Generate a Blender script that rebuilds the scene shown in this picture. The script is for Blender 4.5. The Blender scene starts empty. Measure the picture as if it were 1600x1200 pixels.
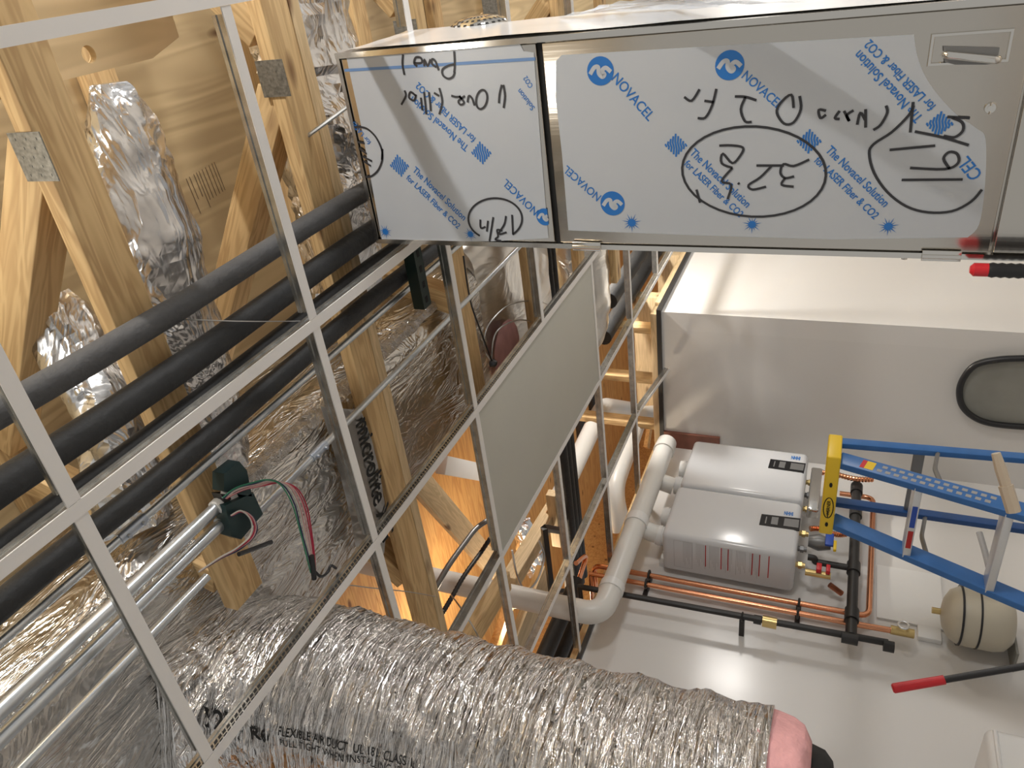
import bpy, bmesh, math, random
from mathutils import Vector, Matrix, noise
random.seed(7)
S = bpy.context.scene
COL = S.collection

# ---------------------------------------------------------------- camera, world, lamps, exposure
FOC = 1195.078
RW = Matrix(((0.372814, 0.510779, -0.77467), (0.121648, -0.854558, -0.504909), (-0.919897, 0.094001, -0.380726)))
cd = bpy.data.cameras.new('camera'); cam = bpy.data.objects.new('camera', cd); COL.objects.link(cam)
cd.sensor_fit = 'HORIZONTAL'; cd.sensor_width = 36.0; cd.lens = FOC / 1600 * 36.0
cd.clip_start = 0.02; cd.clip_end = 60
cam.matrix_world = RW.to_4x4()
S.camera = cam
w = bpy.data.worlds.new('surroundings'); S.world = w; w.use_nodes = True
w.node_tree.nodes['Background'].inputs[0].default_value = (0.78, 0.76, 0.72, 1)
w.node_tree.nodes['Background'].inputs[1].default_value = 0.40
S.view_settings.view_transform = 'Standard'; S.view_settings.look = 'None'
S.view_settings.gamma = 1.0; S.view_settings.use_curve_mapping = False
S.view_settings.exposure = 0.35

def lamp(name, loc, power, color, size=0.08):
    l = bpy.data.lights.new(name, 'POINT'); l.energy = power; l.color = color; l.shadow_soft_size = size
    o = bpy.data.objects.new(name, l); o.location = loc; COL.objects.link(o); return o
lamp('work_light', (0.72, -1.15, 1.51), 80, (1.0, 0.97, 0.93), 0.03)
lamp('plenum_light', (4.15, 1.45, 1.62), 82, (1.0, 0.96, 0.90), 0.05)
lamp('unseen_attic_light', (3.1, 3.9, 1.75), 34, (1.0, 0.84, 0.62), 0.08)
lamp('room_fill', (2.0, -1.6, 0.55), 88, (1.0, 0.985, 0.96), 0.22)  # unseen fill lamp, added to lift the floor and walls
lamp('far_fill', (5.6, -0.9, 0.7), 62, (1.0, 0.96, 0.91), 0.2)  # unseen fill lamp, added to brighten the far end of the room
lamp('unseen_attic_light', (0.35, 0.30, 1.36), 5.0, (1.0, 0.95, 0.86), 0.08)  # small fill added so the plywood between the trusses is lit

# ---------------------------------------------------------------- coordinates
def ray(px, py):
    return RW @ Vector((px - 800, 600 - py, -FOC))
def H(px, py, ax, v):          # the point of the plane ax = v seen at that spot of the photograph
    r = ray(px, py); return r * (v / r['xyz'.index(ax)])

# ---------------------------------------------------------------- materials
def mat(name, color, rough=0.5, metal=0.0, bump=None, alpha=None, spec=None, coat=0.0, vary=None, trans=0.0):
    m = bpy.data.materials.new(name); m.use_nodes = True; nt = m.node_tree; b = nt.nodes['Principled BSDF']
    b.inputs['Base Color'].default_value = (*color, 1); b.inputs['Roughness'].default_value = rough
    b.inputs['Metallic'].default_value = metal
    if spec is not None: b.inputs['Specular IOR Level'].default_value = spec
    if coat: b.inputs['Coat Weight'].default_value = coat; b.inputs['Coat Roughness'].default_value = 0.15
    if alpha is not None: b.inputs['Alpha'].default_value = alpha
    if trans: b.inputs['Transmission Weight'].default_value = trans
    tc = nt.nodes.new('ShaderNodeTexCoord')
    if vary:
        sc, amt = vary
        n = nt.nodes.new('ShaderNodeTexNoise'); n.inputs['Scale'].default_value = sc; n.inputs['Detail'].default_value = 4
        nt.links.new(tc.outputs['Object'], n.inputs['Vector'])
        mx = nt.nodes.new('ShaderNodeMixRGB'); mx.blend_type = 'MULTIPLY'; mx.inputs[0].default_value = 1
        rp = nt.nodes.new('ShaderNodeValToRGB'); rp.color_ramp.elements[0].position = 0.3; rp.color_ramp.elements[1].position = 0.7
        rp.color_ramp.elements[0].color = (1 - amt,) * 3 + (1,); rp.color_ramp.elements[1].color = (1, 1, 1, 1)
        nt.links.new(n.outputs['Fac'], rp.inputs[0]); nt.links.new(rp.outputs[0], mx.inputs[2])
        mx.inputs[1].default_value = (*color, 1); nt.links.new(mx.outputs[0], b.inputs['Base Color'])
    if bump:
        scl, strength, stretch = bump
        mp = nt.nodes.new('ShaderNodeMapping'); mp.inputs['Scale'].default_value = stretch
        n = nt.nodes.new('ShaderNodeTexNoise'); n.inputs['Scale'].default_value = scl; n.inputs['Detail'].default_value = 3
        bp = nt.nodes.new('ShaderNodeBump'); bp.inputs['Strength'].default_value = strength; bp.inputs['Distance'].default_value = 0.01
        nt.links.new(tc.outputs['Object'], mp.inputs[0]); nt.links.new(mp.outputs[0], n.inputs['Vector'])
        nt.links.new(n.outputs['Fac'], bp.inputs['Height']); nt.links.new(bp.outputs[0], b.inputs['Normal'])
    return m

def wood(name, c1, c2, c3, knot=True, sc=1.0, axis='x'):
    m = bpy.data.materials.new(name); m.use_nodes = True; nt = m.node_tree; b = nt.nodes['Principled BSDF']
    N = nt.nodes.new; L = nt.links.new
    tc = N('ShaderNodeTexCoord'); oi = N('ShaderNodeObjectInfo'); add = N('ShaderNodeVectorMath'); add.operation = 'ADD'
    mul = N('ShaderNodeVectorMath'); mul.operation = 'SCALE'; mul.inputs['Scale'].default_value = 7
    cmb = N('ShaderNodeCombineXYZ'); L(oi.outputs['Random'], cmb.inputs[0]); L(oi.outputs['Random'], cmb.inputs[1]); L(oi.outputs['Random'], cmb.inputs[2])
    L(cmb.outputs[0], mul.inputs[0]); L(tc.outputs['Object'], add.inputs[0]); L(mul.outputs[0], add.inputs[1])
    mp = N('ShaderNodeMapping'); mp.inputs['Scale'].default_value = (0.55 * sc, 6 * sc, 6 * sc) if axis == 'x' else (6 * sc, 0.55 * sc, 6 * sc)
    L(add.outputs[0], mp.inputs[0])
    n1 = N('ShaderNodeTexNoise'); n1.inputs['Scale'].default_value = 2.2; n1.inputs['Detail'].default_value = 2; n1.inputs['Distortion'].default_value = 0.6
    L(mp.outputs[0], n1.inputs['Vector'])
    m1 = N('ShaderNodeMath'); m1.operation = 'MULTIPLY'; m1.inputs[1].default_value = 30
    L(n1.outputs['Fac'], m1.inputs[0]); s = N('ShaderNodeMath'); s.operation = 'SINE'; L(m1.outputs[0], s.inputs[0])
    ad = N('ShaderNodeMath'); ad.operation = 'MULTIPLY_ADD'; ad.inputs[1].default_value = 0.5; ad.inputs[2].default_value = 0.5; L(s.outputs[0], ad.inputs[0])
    r = N('ShaderNodeValToRGB'); r.color_ramp.elements[0].color = (*c1, 1); r.color_ramp.elements[1].color = (*c2, 1)
    L(ad.outputs[0], r.inputs[0])
    n2 = N('ShaderNodeTexNoise'); n2.inputs['Scale'].default_value = 0.9; n2.inputs['Detail'].default_value = 3; L(mp.outputs[0], n2.inputs['Vector'])
    mx = N('ShaderNodeMixRGB'); mx.inputs[2].default_value = (*c3, 1); L(r.outputs[0], mx.inputs[1])
    m2 = N('ShaderNodeMath'); m2.operation = 'MULTIPLY'; m2.inputs[1].default_value = 0.7; L(n2.outputs['Fac'], m2.inputs[0]); L(m2.outputs[0], mx.inputs[0])
    out = mx
    if knot:
        mk = N('ShaderNodeMapping'); mk.inputs['Scale'].default_value = (2.6, 7, 7) if axis == 'x' else (7, 2.6, 7)
        L(add.outputs[0], mk.inputs[0])
        v = N('ShaderNodeTexVoronoi'); v.inputs['Scale'].default_value = 1.0; L(mk.outputs[0], v.inputs['Vector'])
        kr = N('ShaderNodeValToRGB'); kr.color_ramp.elements[0].color = (0.22, 0.12, 0.07, 1); kr.color_ramp.elements[0].position = 0.06
        kr.color_ramp.elements[1].color = (1, 1, 1, 1); kr.color_ramp.elements[1].position = 0.14
        L(v.outputs['Distance'], kr.inputs[0])
        mm = N('ShaderNodeMixRGB'); mm.blend_type = 'MULTIPLY'; mm.inputs[0].default_value = 0.9
        L(out.outputs[0], mm.inputs[1]); L(kr.outputs[0], mm.inputs[2]); out = mm
    L(out.outputs[0], b.inputs['Base Color']); b.inputs['Roughness'].default_value = 0.68
    return m

def foil(name, color, rough, scale, stretch, strength, dist=0.02, big=0.5, warp=1.0):
    m = bpy.data.materials.new(name); m.use_nodes = True; nt = m.node_tree; b = nt.nodes['Principled BSDF']
    N = nt.nodes.new; L = nt.links.new
    b.inputs['Base Color'].default_value = (*color, 1); b.inputs['Metallic'].default_value = 1; b.inputs['Roughness'].default_value = rough
    tc = N('ShaderNodeTexCoord'); mp = N('ShaderNodeMapping'); mp.inputs['Scale'].default_value = stretch
    L(tc.outputs['Object'], mp.inputs[0])
    v = N('ShaderNodeTexVoronoi'); v.inputs['Scale'].default_value = scale; v.feature = 'F1'
    n = N('ShaderNodeTexNoise'); n.inputs['Scale'].default_value = scale * 0.7; n.inputs['Detail'].default_value = 4; n.inputs['Distortion'].default_value = 1.2
    wv = N('ShaderNodeVectorMath'); wv.operation = 'ADD'; ws = N('ShaderNodeVectorMath'); ws.operation = 'SCALE'; ws.inputs['Scale'].default_value = warp; L(n.outputs['Color'], ws.inputs[0])
    L(mp.outputs[0], wv.inputs[0]); L(ws.outputs[0], wv.inputs[1])
    L(mp.outputs[0], n.inputs['Vector']); L(wv.outputs[0], v.inputs['Vector'])
    bp = N('ShaderNodeBump'); bp.inputs['Strength'].default_value = strength; bp.inputs['Distance'].default_value = dist
    L(v.outputs['Distance'], bp.inputs['Height'])
    bp2 = N('ShaderNodeBump'); bp2.inputs['Strength'].default_value = big; bp2.inputs['Distance'].default_value = dist * 2
    L(n.outputs['Fac'], bp2.inputs['Height']); L(bp.outputs[0], bp2.inputs['Normal']); L(bp2.outputs[0], b.inputs['Normal'])
    return m

M = {}
M['tee'] = mat('white_tee_paint', (0.80, 0.78, 0.76), 0.45)
M['galv'] = mat('galvanized_steel', (0.60, 0.60, 0.58), 0.24, 0.9, vary=(30, 0.35))
M['slot'] = mat('dark_slot', (0.03, 0.03, 0.03), 0.6)
M['lumber'] = wood('pine_lumber', (0.42, 0.25, 0.10), (0.66, 0.46, 0.22), (0.66, 0.47, 0.25), sc=2.6)
M['lumber_pale'] = wood('pale_pine_lumber', (0.50, 0.36, 0.19), (0.70, 0.53, 0.31), (0.70, 0.54, 0.34), sc=2.6)
M['ply'] = wood('plywood_sheathing', (0.38, 0.28, 0.15), (0.57, 0.44, 0.245), (0.58, 0.45, 0.27), sc=0.8)
M['ply_face'] = wood('sanded_plywood', (0.50, 0.37, 0.2), (0.70, 0.54, 0.32), (0.70, 0.55, 0.34), sc=1.0, knot=False)
M['plank'] = wood('orange_lit_planks', (0.48, 0.20, 0.05), (0.68, 0.36, 0.11), (0.70, 0.40, 0.15), axis='y', sc=1.3)  # orange of the warm attic light is put into the wood colour
M['redwood'] = mat('red_brown_board', (0.24, 0.09, 0.06), 0.6, vary=(12, 0.3))
M['plate'] = mat('truss_plate_steel', (0.33, 0.33, 0.31), 0.42, 0.7, vary=(120, 0.5))
M['rubber'] = mat('black_foam_insulation', (0.022, 0.023, 0.025), 0.62, bump=(70, 0.25, (1, 1, 1)), vary=(14, 0.35))
M['rubber_grey'] = mat('grey_foam_insulation', (0.075, 0.075, 0.078), 0.7, bump=(70, 0.25, (1, 1, 1)), vary=(10, 0.35))
M['emt'] = mat('zinc_conduit', (0.62, 0.66, 0.70), 0.28, 0.85, vary=(6, 0.15))
M['coupling'] = mat('set_screw_coupling', (0.45, 0.5, 0.58), 0.35, 0.8)
M['foil_duct'] = foil('wrinkled_foil_wrap', (0.66, 0.65, 0.63), 0.22, 9, (0.5, 1.6, 1.6), 0.35, 0.02, 0.45)
M['foil_soft'] = foil('smooth_foil_wrap', (0.70, 0.69, 0.67), 0.30, 4, (0.6, 1.2, 1.2), 0.25, 0.02, 0.35)
M['foil_tape'] = foil('crinkled_foil_tape', (0.9, 0.89, 0.88), 0.15, 28, (1, 1, 1), 0.9, 0.02, 0.6)
M['foil_flex'] = foil('flex_duct_foil', (0.90, 0.89, 0.885), 0.14, 20, (0.45, 0.45, 3.6), 1.0, 0.022, 0.55, warp=0.12)
M['foil_crumple'] = foil('crumpled_foil', (0.80, 0.80, 0.81), 0.24, 4.5, (1.5, 0.7, 1.2), 0.5, 0.03, 0.5)
M['pink'] = mat('pink_fiberglass', (0.80, 0.42, 0.43), 0.95, bump=(35, 0.8, (1, 1, 1)), vary=(16, 0.25))
M['pink_dull'] = mat('dusty_pink_fiberglass', (0.62, 0.34, 0.34), 0.95, vary=(16, 0.25))
M['steel'] = mat('brushed_stainless', (0.66, 0.63, 0.58), 0.20, 1.0, bump=(60, 0.04, (1, 1, 0.03)))
M['steel_bright'] = mat('polished_stainless', (0.78, 0.76, 0.72), 0.12, 1.0)
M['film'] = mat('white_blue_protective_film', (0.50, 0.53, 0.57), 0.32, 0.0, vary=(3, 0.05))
M['film_added'] = mat('added_white_film', (0.80, 0.82, 0.85), 0.12, 0.25)
M['blueink'] = mat('blue_printing_ink', (0.02, 0.16, 0.50), 0.4)
M['bluefaint'] = mat('pale_blue_ink', (0.14, 0.26, 0.50), 0.4)
M['marker'] = mat('black_marker_ink', (0.03, 0.03, 0.035), 0.4)
M['black'] = mat('black_plastic', (0.015, 0.015, 0.017), 0.4)
M['seam'] = mat('dark_gap', (0.008, 0.008, 0.008), 0.8)
M['tile'] = mat('grey_ceiling_tile', (0.52, 0.515, 0.465), 0.75, vary=(4, 0.04))
M['wall'] = mat('glossy_white_wall_panel', (0.70, 0.69, 0.675), 0.22, coat=0.25, bump=(7, 0.10, (1, 1, 0.25)))
M['wall_in'] = mat('grey_wall_panel', (0.68, 0.67, 0.655), 0.26, coat=0.2, bump=(7, 0.10, (1, 1, 0.25)))
M['floor'] = mat('grey_floor', (0.60, 0.59, 0.58), 0.5, vary=(3, 0.2))
M['white'] = mat('white_enamel', (0.66, 0.675, 0.70), 0.2, coat=0.4)
M['whiteplastic'] = mat('white_plastic', (0.76, 0.76, 0.75), 0.35)
M['pvc'] = mat('off_white_pvc', (0.70, 0.69, 0.66), 0.32)
M['display'] = mat('black_display_glass', (0.012, 0.012, 0.014), 0.12)
M['greymetal'] = mat('grey_cast_metal', (0.22, 0.22, 0.22), 0.4, 0.5)
M['red'] = mat('red_plastic', (0.62, 0.02, 0.03), 0.35)
M['redmark'] = mat('red_ink', (0.5, 0.02, 0.02), 0.5)
M['greymark'] = mat('grey_ink', (0.36, 0.36, 0.37), 0.6)
M['copper'] = mat('copper_tube', (0.80, 0.36, 0.20), 0.24, 1.0)
M['copper_dark'] = mat('tarnished_copper', (0.42, 0.16, 0.09), 0.4, 0.9)
M['brass'] = mat('brass_fitting', (0.62, 0.46, 0.2), 0.3, 0.95)
M['iron'] = mat('black_iron_pipe', (0.035, 0.034, 0.034), 0.42, 0.3)
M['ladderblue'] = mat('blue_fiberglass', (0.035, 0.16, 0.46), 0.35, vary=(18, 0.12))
M['ladder_shaded'] = mat('shaded_blue_fiberglass', (0.012, 0.07, 0.24), 0.4)  # the ladder blue with shade put into it, for one rear rail
M['yellow'] = mat('yellow_plastic', (0.85, 0.58, 0.02), 0.38)
M['alu'] = mat('aluminium', (0.72, 0.73, 0.74), 0.35, 0.55)
M['beige'] = mat('beige_tank_paint', (0.56, 0.52, 0.42), 0.4)
M['tan'] = mat('tan_plastic', (0.64, 0.54, 0.42), 0.3)
M['olive'] = mat('olive_grey_panel', (0.30, 0.30, 0.27), 0.5, vary=(4, 0.25))
M['teal'] = mat('dark_teal_steel', (0.010, 0.035, 0.038), 0.45)
M['wred'] = mat('red_wire', (0.45, 0.02, 0.06), 0.4)
M['wpink'] = mat('pink_wire', (0.62, 0.36, 0.36), 0.4)
M['wgreen'] = mat('green_wire', (0.03, 0.22, 0.12), 0.4)
M['wblue'] = mat('navy_wire', (0.015, 0.03, 0.09), 0.4)
M['wwhite'] = mat('white_wire', (0.6, 0.57, 0.52), 0.4)
M['wire'] = mat('steel_wire', (0.5, 0.5, 0.5), 0.3, 0.9)
M['clear'] = mat('clear_plastic_sheet', (0.85, 0.9, 0.97), 0.08, 0.0, alpha=0.45)
M['blueplastic'] = mat('blue_valve_handle', (0.02, 0.08, 0.45), 0.4)
M['strut'] = mat('dark_green_strut', (0.008, 0.022, 0.018), 0.4, 0.2)
M['stamp'] = mat('faded_black_stamp', (0.14, 0.10, 0.07), 0.8)

# ---------------------------------------------------------------- mesh helpers
def finish(o, smooth=True, ang=35):
    me = o.data
    if smooth:
        me.polygons.foreach_set('use_smooth', [True] * len(me.polygons))
        bm = bmesh.new(); bm.from_mesh(me)
        a = math.radians(ang)
        for e in bm.edges:
            if len(e.link_faces) == 2 and e.calc_face_angle(0) > a: e.smooth = False
        bm.to_mesh(me); bm.free()

def obj(name, bm, m, parent=None, recentre=True, smooth=True, mw=None, ang=35):
    me = bpy.data.meshes.new(name)
    bmesh.ops.recalc_face_normals(bm, faces=bm.faces)
    c = Vector((0, 0, 0))
    if mw is None and recentre and len(bm.verts):
        xs = [v.co for v in bm.verts]
        c = Vector(((min(v.x for v in xs) + max(v.x for v in xs)) / 2, (min(v.y for v in xs) + max(v.y for v in xs)) / 2, min(v.z for v in xs)))
        bmesh.ops.translate(bm, verts=bm.verts, vec=-c)
    bm.to_mesh(me); bm.free()
    for mm in (m if isinstance(m, (list, tuple)) else [m]): me.materials.append(mm)
    o = bpy.data.objects.new(name, me); COL.objects.link(o)
    base = Matrix.Translation(c) if mw is None else mw
    if parent is not None:
        o.parent = parent
        o.matrix_basis = parent_world(parent).inverted() @ base
    else:
        o.matrix_basis = base
    finish(o, smooth, ang)
    return o

def parent_world(p):
    mtx = p.matrix_basis.copy()
    while p.parent: p = p.parent; mtx = p.matrix_basis @ mtx
    return mtx

def tag(o, label, cat, group=None, kind=None):
    o['label'] = label; o['category'] = cat
    if group: o['group'] = group
    if kind: o['kind'] = kind
    return o
def thing(name, label, cat, loc=(0, 0, 0), group=None):
    o = bpy.data.objects.new(name, None); COL.objects.link(o); o.location = loc; o.empty_display_size = 0.05
    return tag(o, label, cat, group)
def struct(o, label=None):
    o['kind'] = 'structure'
    if label: o['label'] = label
    return o

def box(bm, a, b, mi=0, bev=0.0):
    a, b = Vector(a), Vector(b)
    lo = Vector(map(min, a, b)); hi = Vector(map(max, a, b))
    r = bmesh.ops.create_cube(bm, size=1.0)
    for v in r['verts']: v.co = Vector([lo[i] + (v.co[i] + 0.5) * (hi[i] - lo[i]) for i in range(3)])
    fs = {f for v in r['verts'] for f in v.link_faces}
    for f in fs: f.material_index = mi
    if bev:
        es = {e for v in r['verts'] for e in v.link_edges}
        bmesh.ops.bevel(bm, geom=list(es), offset=bev, segments=3, affect='EDGES', profile=0.5)
    return bm
def B(a, b, bev=0.0):
    return box(bmesh.new(), a, b, 0, bev)

def frame(d, up=Vector((0, 0, 1))):
    d = d.normalized()
    if abs(d.dot(up)) > 0.98: up = Vector((1, 0, 0)) if abs(d.x) < 0.9 else Vector((0, 1, 0))
    u = up.cross(d).normalized(); v = d.cross(u).normalized(); return u, v
def tube(bm, pts, r, seg=14, mi=0, caps=True, rfun=None):
    pts = [Vector(p) for p in pts]; n = len(pts)
    rs = r if isinstance(r, (list, tuple)) else [r] * n
    ring0 = None; u = None; rings = []
    for i, p in enumerate(pts):
        if i == 0: t = pts[1] - pts[0]
        elif i == n - 1: t = pts[-1] - pts[-2]
        else: t = (pts[i + 1] - p).normalized() + (p - pts[i - 1]).normalized()
        t.normalize()
        if u is None: u, v = frame(t)
        else:
            u = (u - t * u.dot(t)).normalized(); v = t.cross(u)
        ring = []
        for k in range(seg):
            a = 2 * math.pi * k / seg; rr = rs[i]
            if rfun: rr = rfun(i / (n - 1), a, rr, p)
            ring.append(bm.verts.new(p + (u * math.cos(a) + v * math.sin(a)) * rr))
        rings.append(ring)
    for i in range(n - 1):
        for k in range(seg):
            f = bm.faces.new((rings[i][k], rings[i][(k + 1) % seg], rings[i + 1][(k + 1) % seg], rings[i + 1][k])); f.material_index = mi
    if caps:
        bm.faces.new(rings[0][::-1]).material_index = mi; bm.faces.new(rings[-1]).material_index = mi
    return bm
def smooth_path(pts, k=6):
    pts = [Vector(p) for p in pts]; out = []
    for i in range(len(pts) - 1):
        p0 = pts[max(i - 1, 0)]; p1 = pts[i]; p2 = pts[i + 1]; p3 = pts[min(i + 2, len(pts) - 1)]
        for j in range(k):
            t = j / k
            out.append(0.5 * ((2 * p1) + (p2 - p0) * t + (2 * p0 - 5 * p1 + 4 * p2 - p3) * t * t + (3 * p1 - p0 - 3 * p2 + p3) * t ** 3))
    out.append(pts[-1]); return out
def bend(pts, rad=0.1, k=5):
    pts = [Vector(p) for p in pts]; out = [pts[0]]
    for i in range(1, len(pts) - 1):
        a = (pts[i - 1] - pts[i]); b = (pts[i + 1] - pts[i]); r = min(rad, a.length * 0.49, b.length * 0.49)
        p, q = pts[i] + a.normalized() * r, pts[i] + b.normalized() * r
        for j in range(k + 1):
            t = j / k; out.append(p * (1 - t) ** 2 + pts[i] * 2 * t * (1 - t) + q * t * t)
    out.append(pts[-1]); return out
def T(pts, r, seg=14, **k): return tube(bmesh.new(), pts, r, seg, **k)

def beam(name, p0, p1, w_, h_, m, parent=None, roll=0.0, up=None, jitter=True):   # a board along p0-p1, local X along the grain
    p0, p1 = Vector(p0), Vector(p1); d = p1 - p0; L = d.length
    u, v = frame(d, Vector(up) if up else Vector((0, 0, 1)))
    bm = B((-L / 2, -w_ / 2, -h_ / 2), (L / 2, w_ / 2, h_ / 2), 0.0025)
    R = Matrix((d.normalized(), u, v)).transposed().to_4x4()
    mw = Matrix.Translation((p0 + p1) / 2) @ R @ Matrix.Rotation(roll, 4, 'X')
    return obj(name, bm, m, parent, mw=mw)

def ribbon(bm, pts, w_, nrm, mi=0):
    pts = [Vector(p) for p in pts]; nrm = Vector(nrm); prev = None
    for i, p in enumerate(pts):
        t = (pts[min(i + 1, len(pts) - 1)] - pts[max(i - 1, 0)]).normalized(); s = t.cross(nrm).normalized() * w_ / 2
        cur = (bm.verts.new(p + s), bm.verts.new(p - s))
        if prev: bm.faces.new((prev[0], cur[0], cur[1], prev[1])).material_index = mi
        prev = cur
    return bm
_tc = {}
def text_into(bm, s, p0, p1, nrm, mi=0, bold=0.0, hscale=1.0, ext=0.0003):
    """lettering whose baseline runs p0 -> p1, read from the side nrm points to"""
    key = (s, bold)
    if key not in _tc:
        c = bpy.data.curves.new('lettering', 'FONT'); c.body = s; c.size = 1; c.offset = bold; c.resolution_u = 3; c.fill_mode = 'FRONT' if hasattr(c, 'fill_mode') else c.fill_mode
        o = bpy.data.objects.new('lettering', c); COL.objects.link(o)
        dg = bpy.context.evaluated_depsgraph_get(); dg.update()
        me = bpy.data.meshes.new_from_object(o.evaluated_get(dg))
        _tc[key] = ([v.co.copy() for v in me.vertices], [tuple(p.vertices) for p in me.polygons])
        bpy.data.objects.remove(o); bpy.data.curves.remove(c); bpy.data.meshes.remove(me)
    vs, fs = _tc[key]
    if not vs: return bm
    x0 = min(v.x for v in vs); x1 = max(v.x for v in vs)
    p0, p1, nrm = Vector(p0), Vector(p1), Vector(nrm).normalized()
    d = p1 - p0; k = d.length / (x1 - x0); d.normalize(); up = nrm.cross(d)
    nv = [bm.verts.new(p0 + d * (v.x - x0) * k + up * v.y * k * hscale) for v in vs]
    for f in fs:
        try: bm.faces.new([nv[i] for i in f]).material_index = mi
        except ValueError: pass
    return bm
def ringpts(c, rx, ry, u, v, n=40, a0=0, a1=360):
    return [Vector(c) + Vector(u) * rx * math.cos(math.radians(a0 + (a1 - a0) * i / n)) + Vector(v) * ry * math.sin(math.radians(a0 + (a1 - a0) * i / n)) for i in range(n + 1)]

XU, YU, ZU = Vector((1, 0, 0)), Vector((0, 1, 0)), Vector((0, 0, 1))
FL = -1.74                                                   # floor level

# ---------------------------------------------------------------- the setting
HW, EW, RWY = 3.10, 4.20, 2.10                               # heater wall y, end wall x, right wall y
struct(obj('floor', B((-2.5, -3, FL - 0.05), (9, 3.4, FL)), M['floor'], smooth=False))
struct(obj('wall_left', B((0.9, HW, FL), (EW + 0.12, HW + 0.12, 1.0)), M['wall'], smooth=False))
struct(obj('wall_back', B((EW, RWY + 0.12, FL), (EW + 0.12, HW, 1.0)), M['wall_in'], smooth=False))
struct(obj('wall_right', B((EW, RWY, FL), (9, RWY + 0.12, 1.0)), M['wall'], smooth=False))
struct(obj('wall_far', B((9, -3, FL), (9.1, RWY + 0.12, 2.5)), M['wall_in'], smooth=False))
tr = bmesh.new(); box(tr, (0.9, HW - 0.02, 0.99), (EW - 0.02, HW - 0.0005, 1.012))
struct(obj('trim_1', tr, M['iron'], smooth=False))
tr = bmesh.new(); box(tr, (EW - 0.02, RWY - 0.02, 0.985), (EW - 0.0005, HW - 0.021, 1.012))
struct(obj('trim_2', tr, M['iron'], smooth=False))
tr = bmesh.new(); box(tr, (EW + 0.001, RWY - 0.02, 0.985), (9, RWY - 0.0005, 1.012))
struct(obj('trim_3', tr, M['iron'], smooth=False))
struct(obj('trim_4', B((EW - 0.022, HW - 0.12, 0.62), (EW - 0.001, HW - 0.001, 0.984)), M['redwood'], smooth=False))
# decks above the trusses
DZ = 1.775
struct(obj('ceiling', B((-1.5, -3, DZ), (9, 1.80, DZ + 0.02)), M['ply'], smooth=False), None)
def planks(name, x0, x1, y0, y1, z, wid, m):
    bm = bmesh.new(); y = x0
    while y < x1 - 1e-6:
        box(bm, (y + 0.002, y0, z), (min(y + wid, x1), y1, z + 0.02)); y += wid
    return obj(name, bm, m, smooth=False)
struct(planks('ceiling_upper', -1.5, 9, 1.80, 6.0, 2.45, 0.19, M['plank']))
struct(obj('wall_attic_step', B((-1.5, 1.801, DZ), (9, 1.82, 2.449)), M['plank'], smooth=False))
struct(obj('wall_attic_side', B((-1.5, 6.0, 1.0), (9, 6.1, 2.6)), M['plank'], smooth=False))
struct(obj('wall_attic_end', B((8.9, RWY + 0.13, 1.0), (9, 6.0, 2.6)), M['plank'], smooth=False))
# top plates along the walls
tag(beam('top_plate', (EW + 0.06, RWY - 0.03 + 0.05, 1.03), (EW + 0.06, HW + 0.05, 1.03), 0.12, 0.05, M['lumber_pale']),
    'pine top plate above the end wall, below the orange lit attic', 'lumber')
tag(beam('top_plate', (EW + 0.13, RWY + 0.06, 1.03), (8.8, RWY + 0.06, 1.03), 0.12, 0.05, M['lumber_pale']),
    'pine top plate running away above the bright right wall', 'lumber')
tag(beam('top_plate', (1.5, HW + 0.06, 1.03), (EW - 0.01, HW + 0.06, 1.03), 0.10, 0.05, M['lumber']),
    'pine top plate above the wall behind the water heaters', 'lumber')
for i, (yy, lab) in enumerate(((2.25, 'stud rising from the end wall plate nearest the bright wall corner'), (2.62, 'stud rising from the middle of the end wall plate'), (2.98, 'stud rising from the end wall plate beside the white elbow'))):
    tag(beam('wall_stud', (EW + 0.06, yy, 1.056), (EW + 0.06, yy, 1.75), 0.04, 0.09, M['lumber']), 'pine ' + lab, 'lumber', 'studs above the end wall')
for i, (xx, lab) in enumerate(((4.75, 'first pine block behind the end wall plate'), (5.5, 'second pine block further behind the end wall plate'))):
    tag(beam('blocking', (xx, 2.25, 1.2), (xx, 3.3, 1.2), 0.09, 0.2, M['lumber_pale']), lab, 'lumber', 'blocking behind the end wall')

# ---------------------------------------------------------------- open web trusses along Y
TZ = 1.16
def truss(k, x, y0, y1, label, webs, double=False):
    t = thing('floor_truss', label, 'truss', (x, y0, TZ), 'wooden floor trusses above the grid')
    beam('bottom_chord', (x, y0, TZ + 0.019), (x, y1, TZ + 0.019), 0.089, 0.038, M['lumber'], t)
    beam('top_chord', (x, y0, DZ - 0.022), (x, min(y1, 1.78), DZ - 0.022), 0.089, 0.038, M['lumber'], t)
    for a, b in webs:
        beam('web', (x, a[0], a[1]), (x, b[0], b[1]), 0.089 if False else 0.075, 0.075, M['lumber'], t)
    if double:
        beam('side_board', (x + 0.066, y0, TZ + 0.035), (x + 0.066, y1, TZ + 0.035), 0.038, 0.07, M['lumber_pale'], t)
    bm = B((x - 0.0475, 0.172, TZ - 0.018), (x - 0.0455, 0.248, TZ + 0.055))
    for iy in range(5):
        for iz in range(5):
            if (iy + iz) % 2 == 0: box(bm, (x - 0.0482, 0.180 + iy * 0.014, TZ - 0.008 + iz * 0.012), (x - 0.0476, 0.184 + iy * 0.014, TZ - 0.003 + iz * 0.012))
    obj('gusset_plate', bm, M['plate'], t, smooth=False)
    return t
TX = [0.876 + 0.61 * k for k in range(7)]
truss(0, TX[0], -0.6, 1.215, 'floor truss nearest the camera, its chord crossing behind the first cross tee', [((0.20, 1.20), (0.86, 1.73)), ((0.10, 1.20), (-0.42, 1.73)), ((1.15, 1.21), (0.95, 1.73))])
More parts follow.
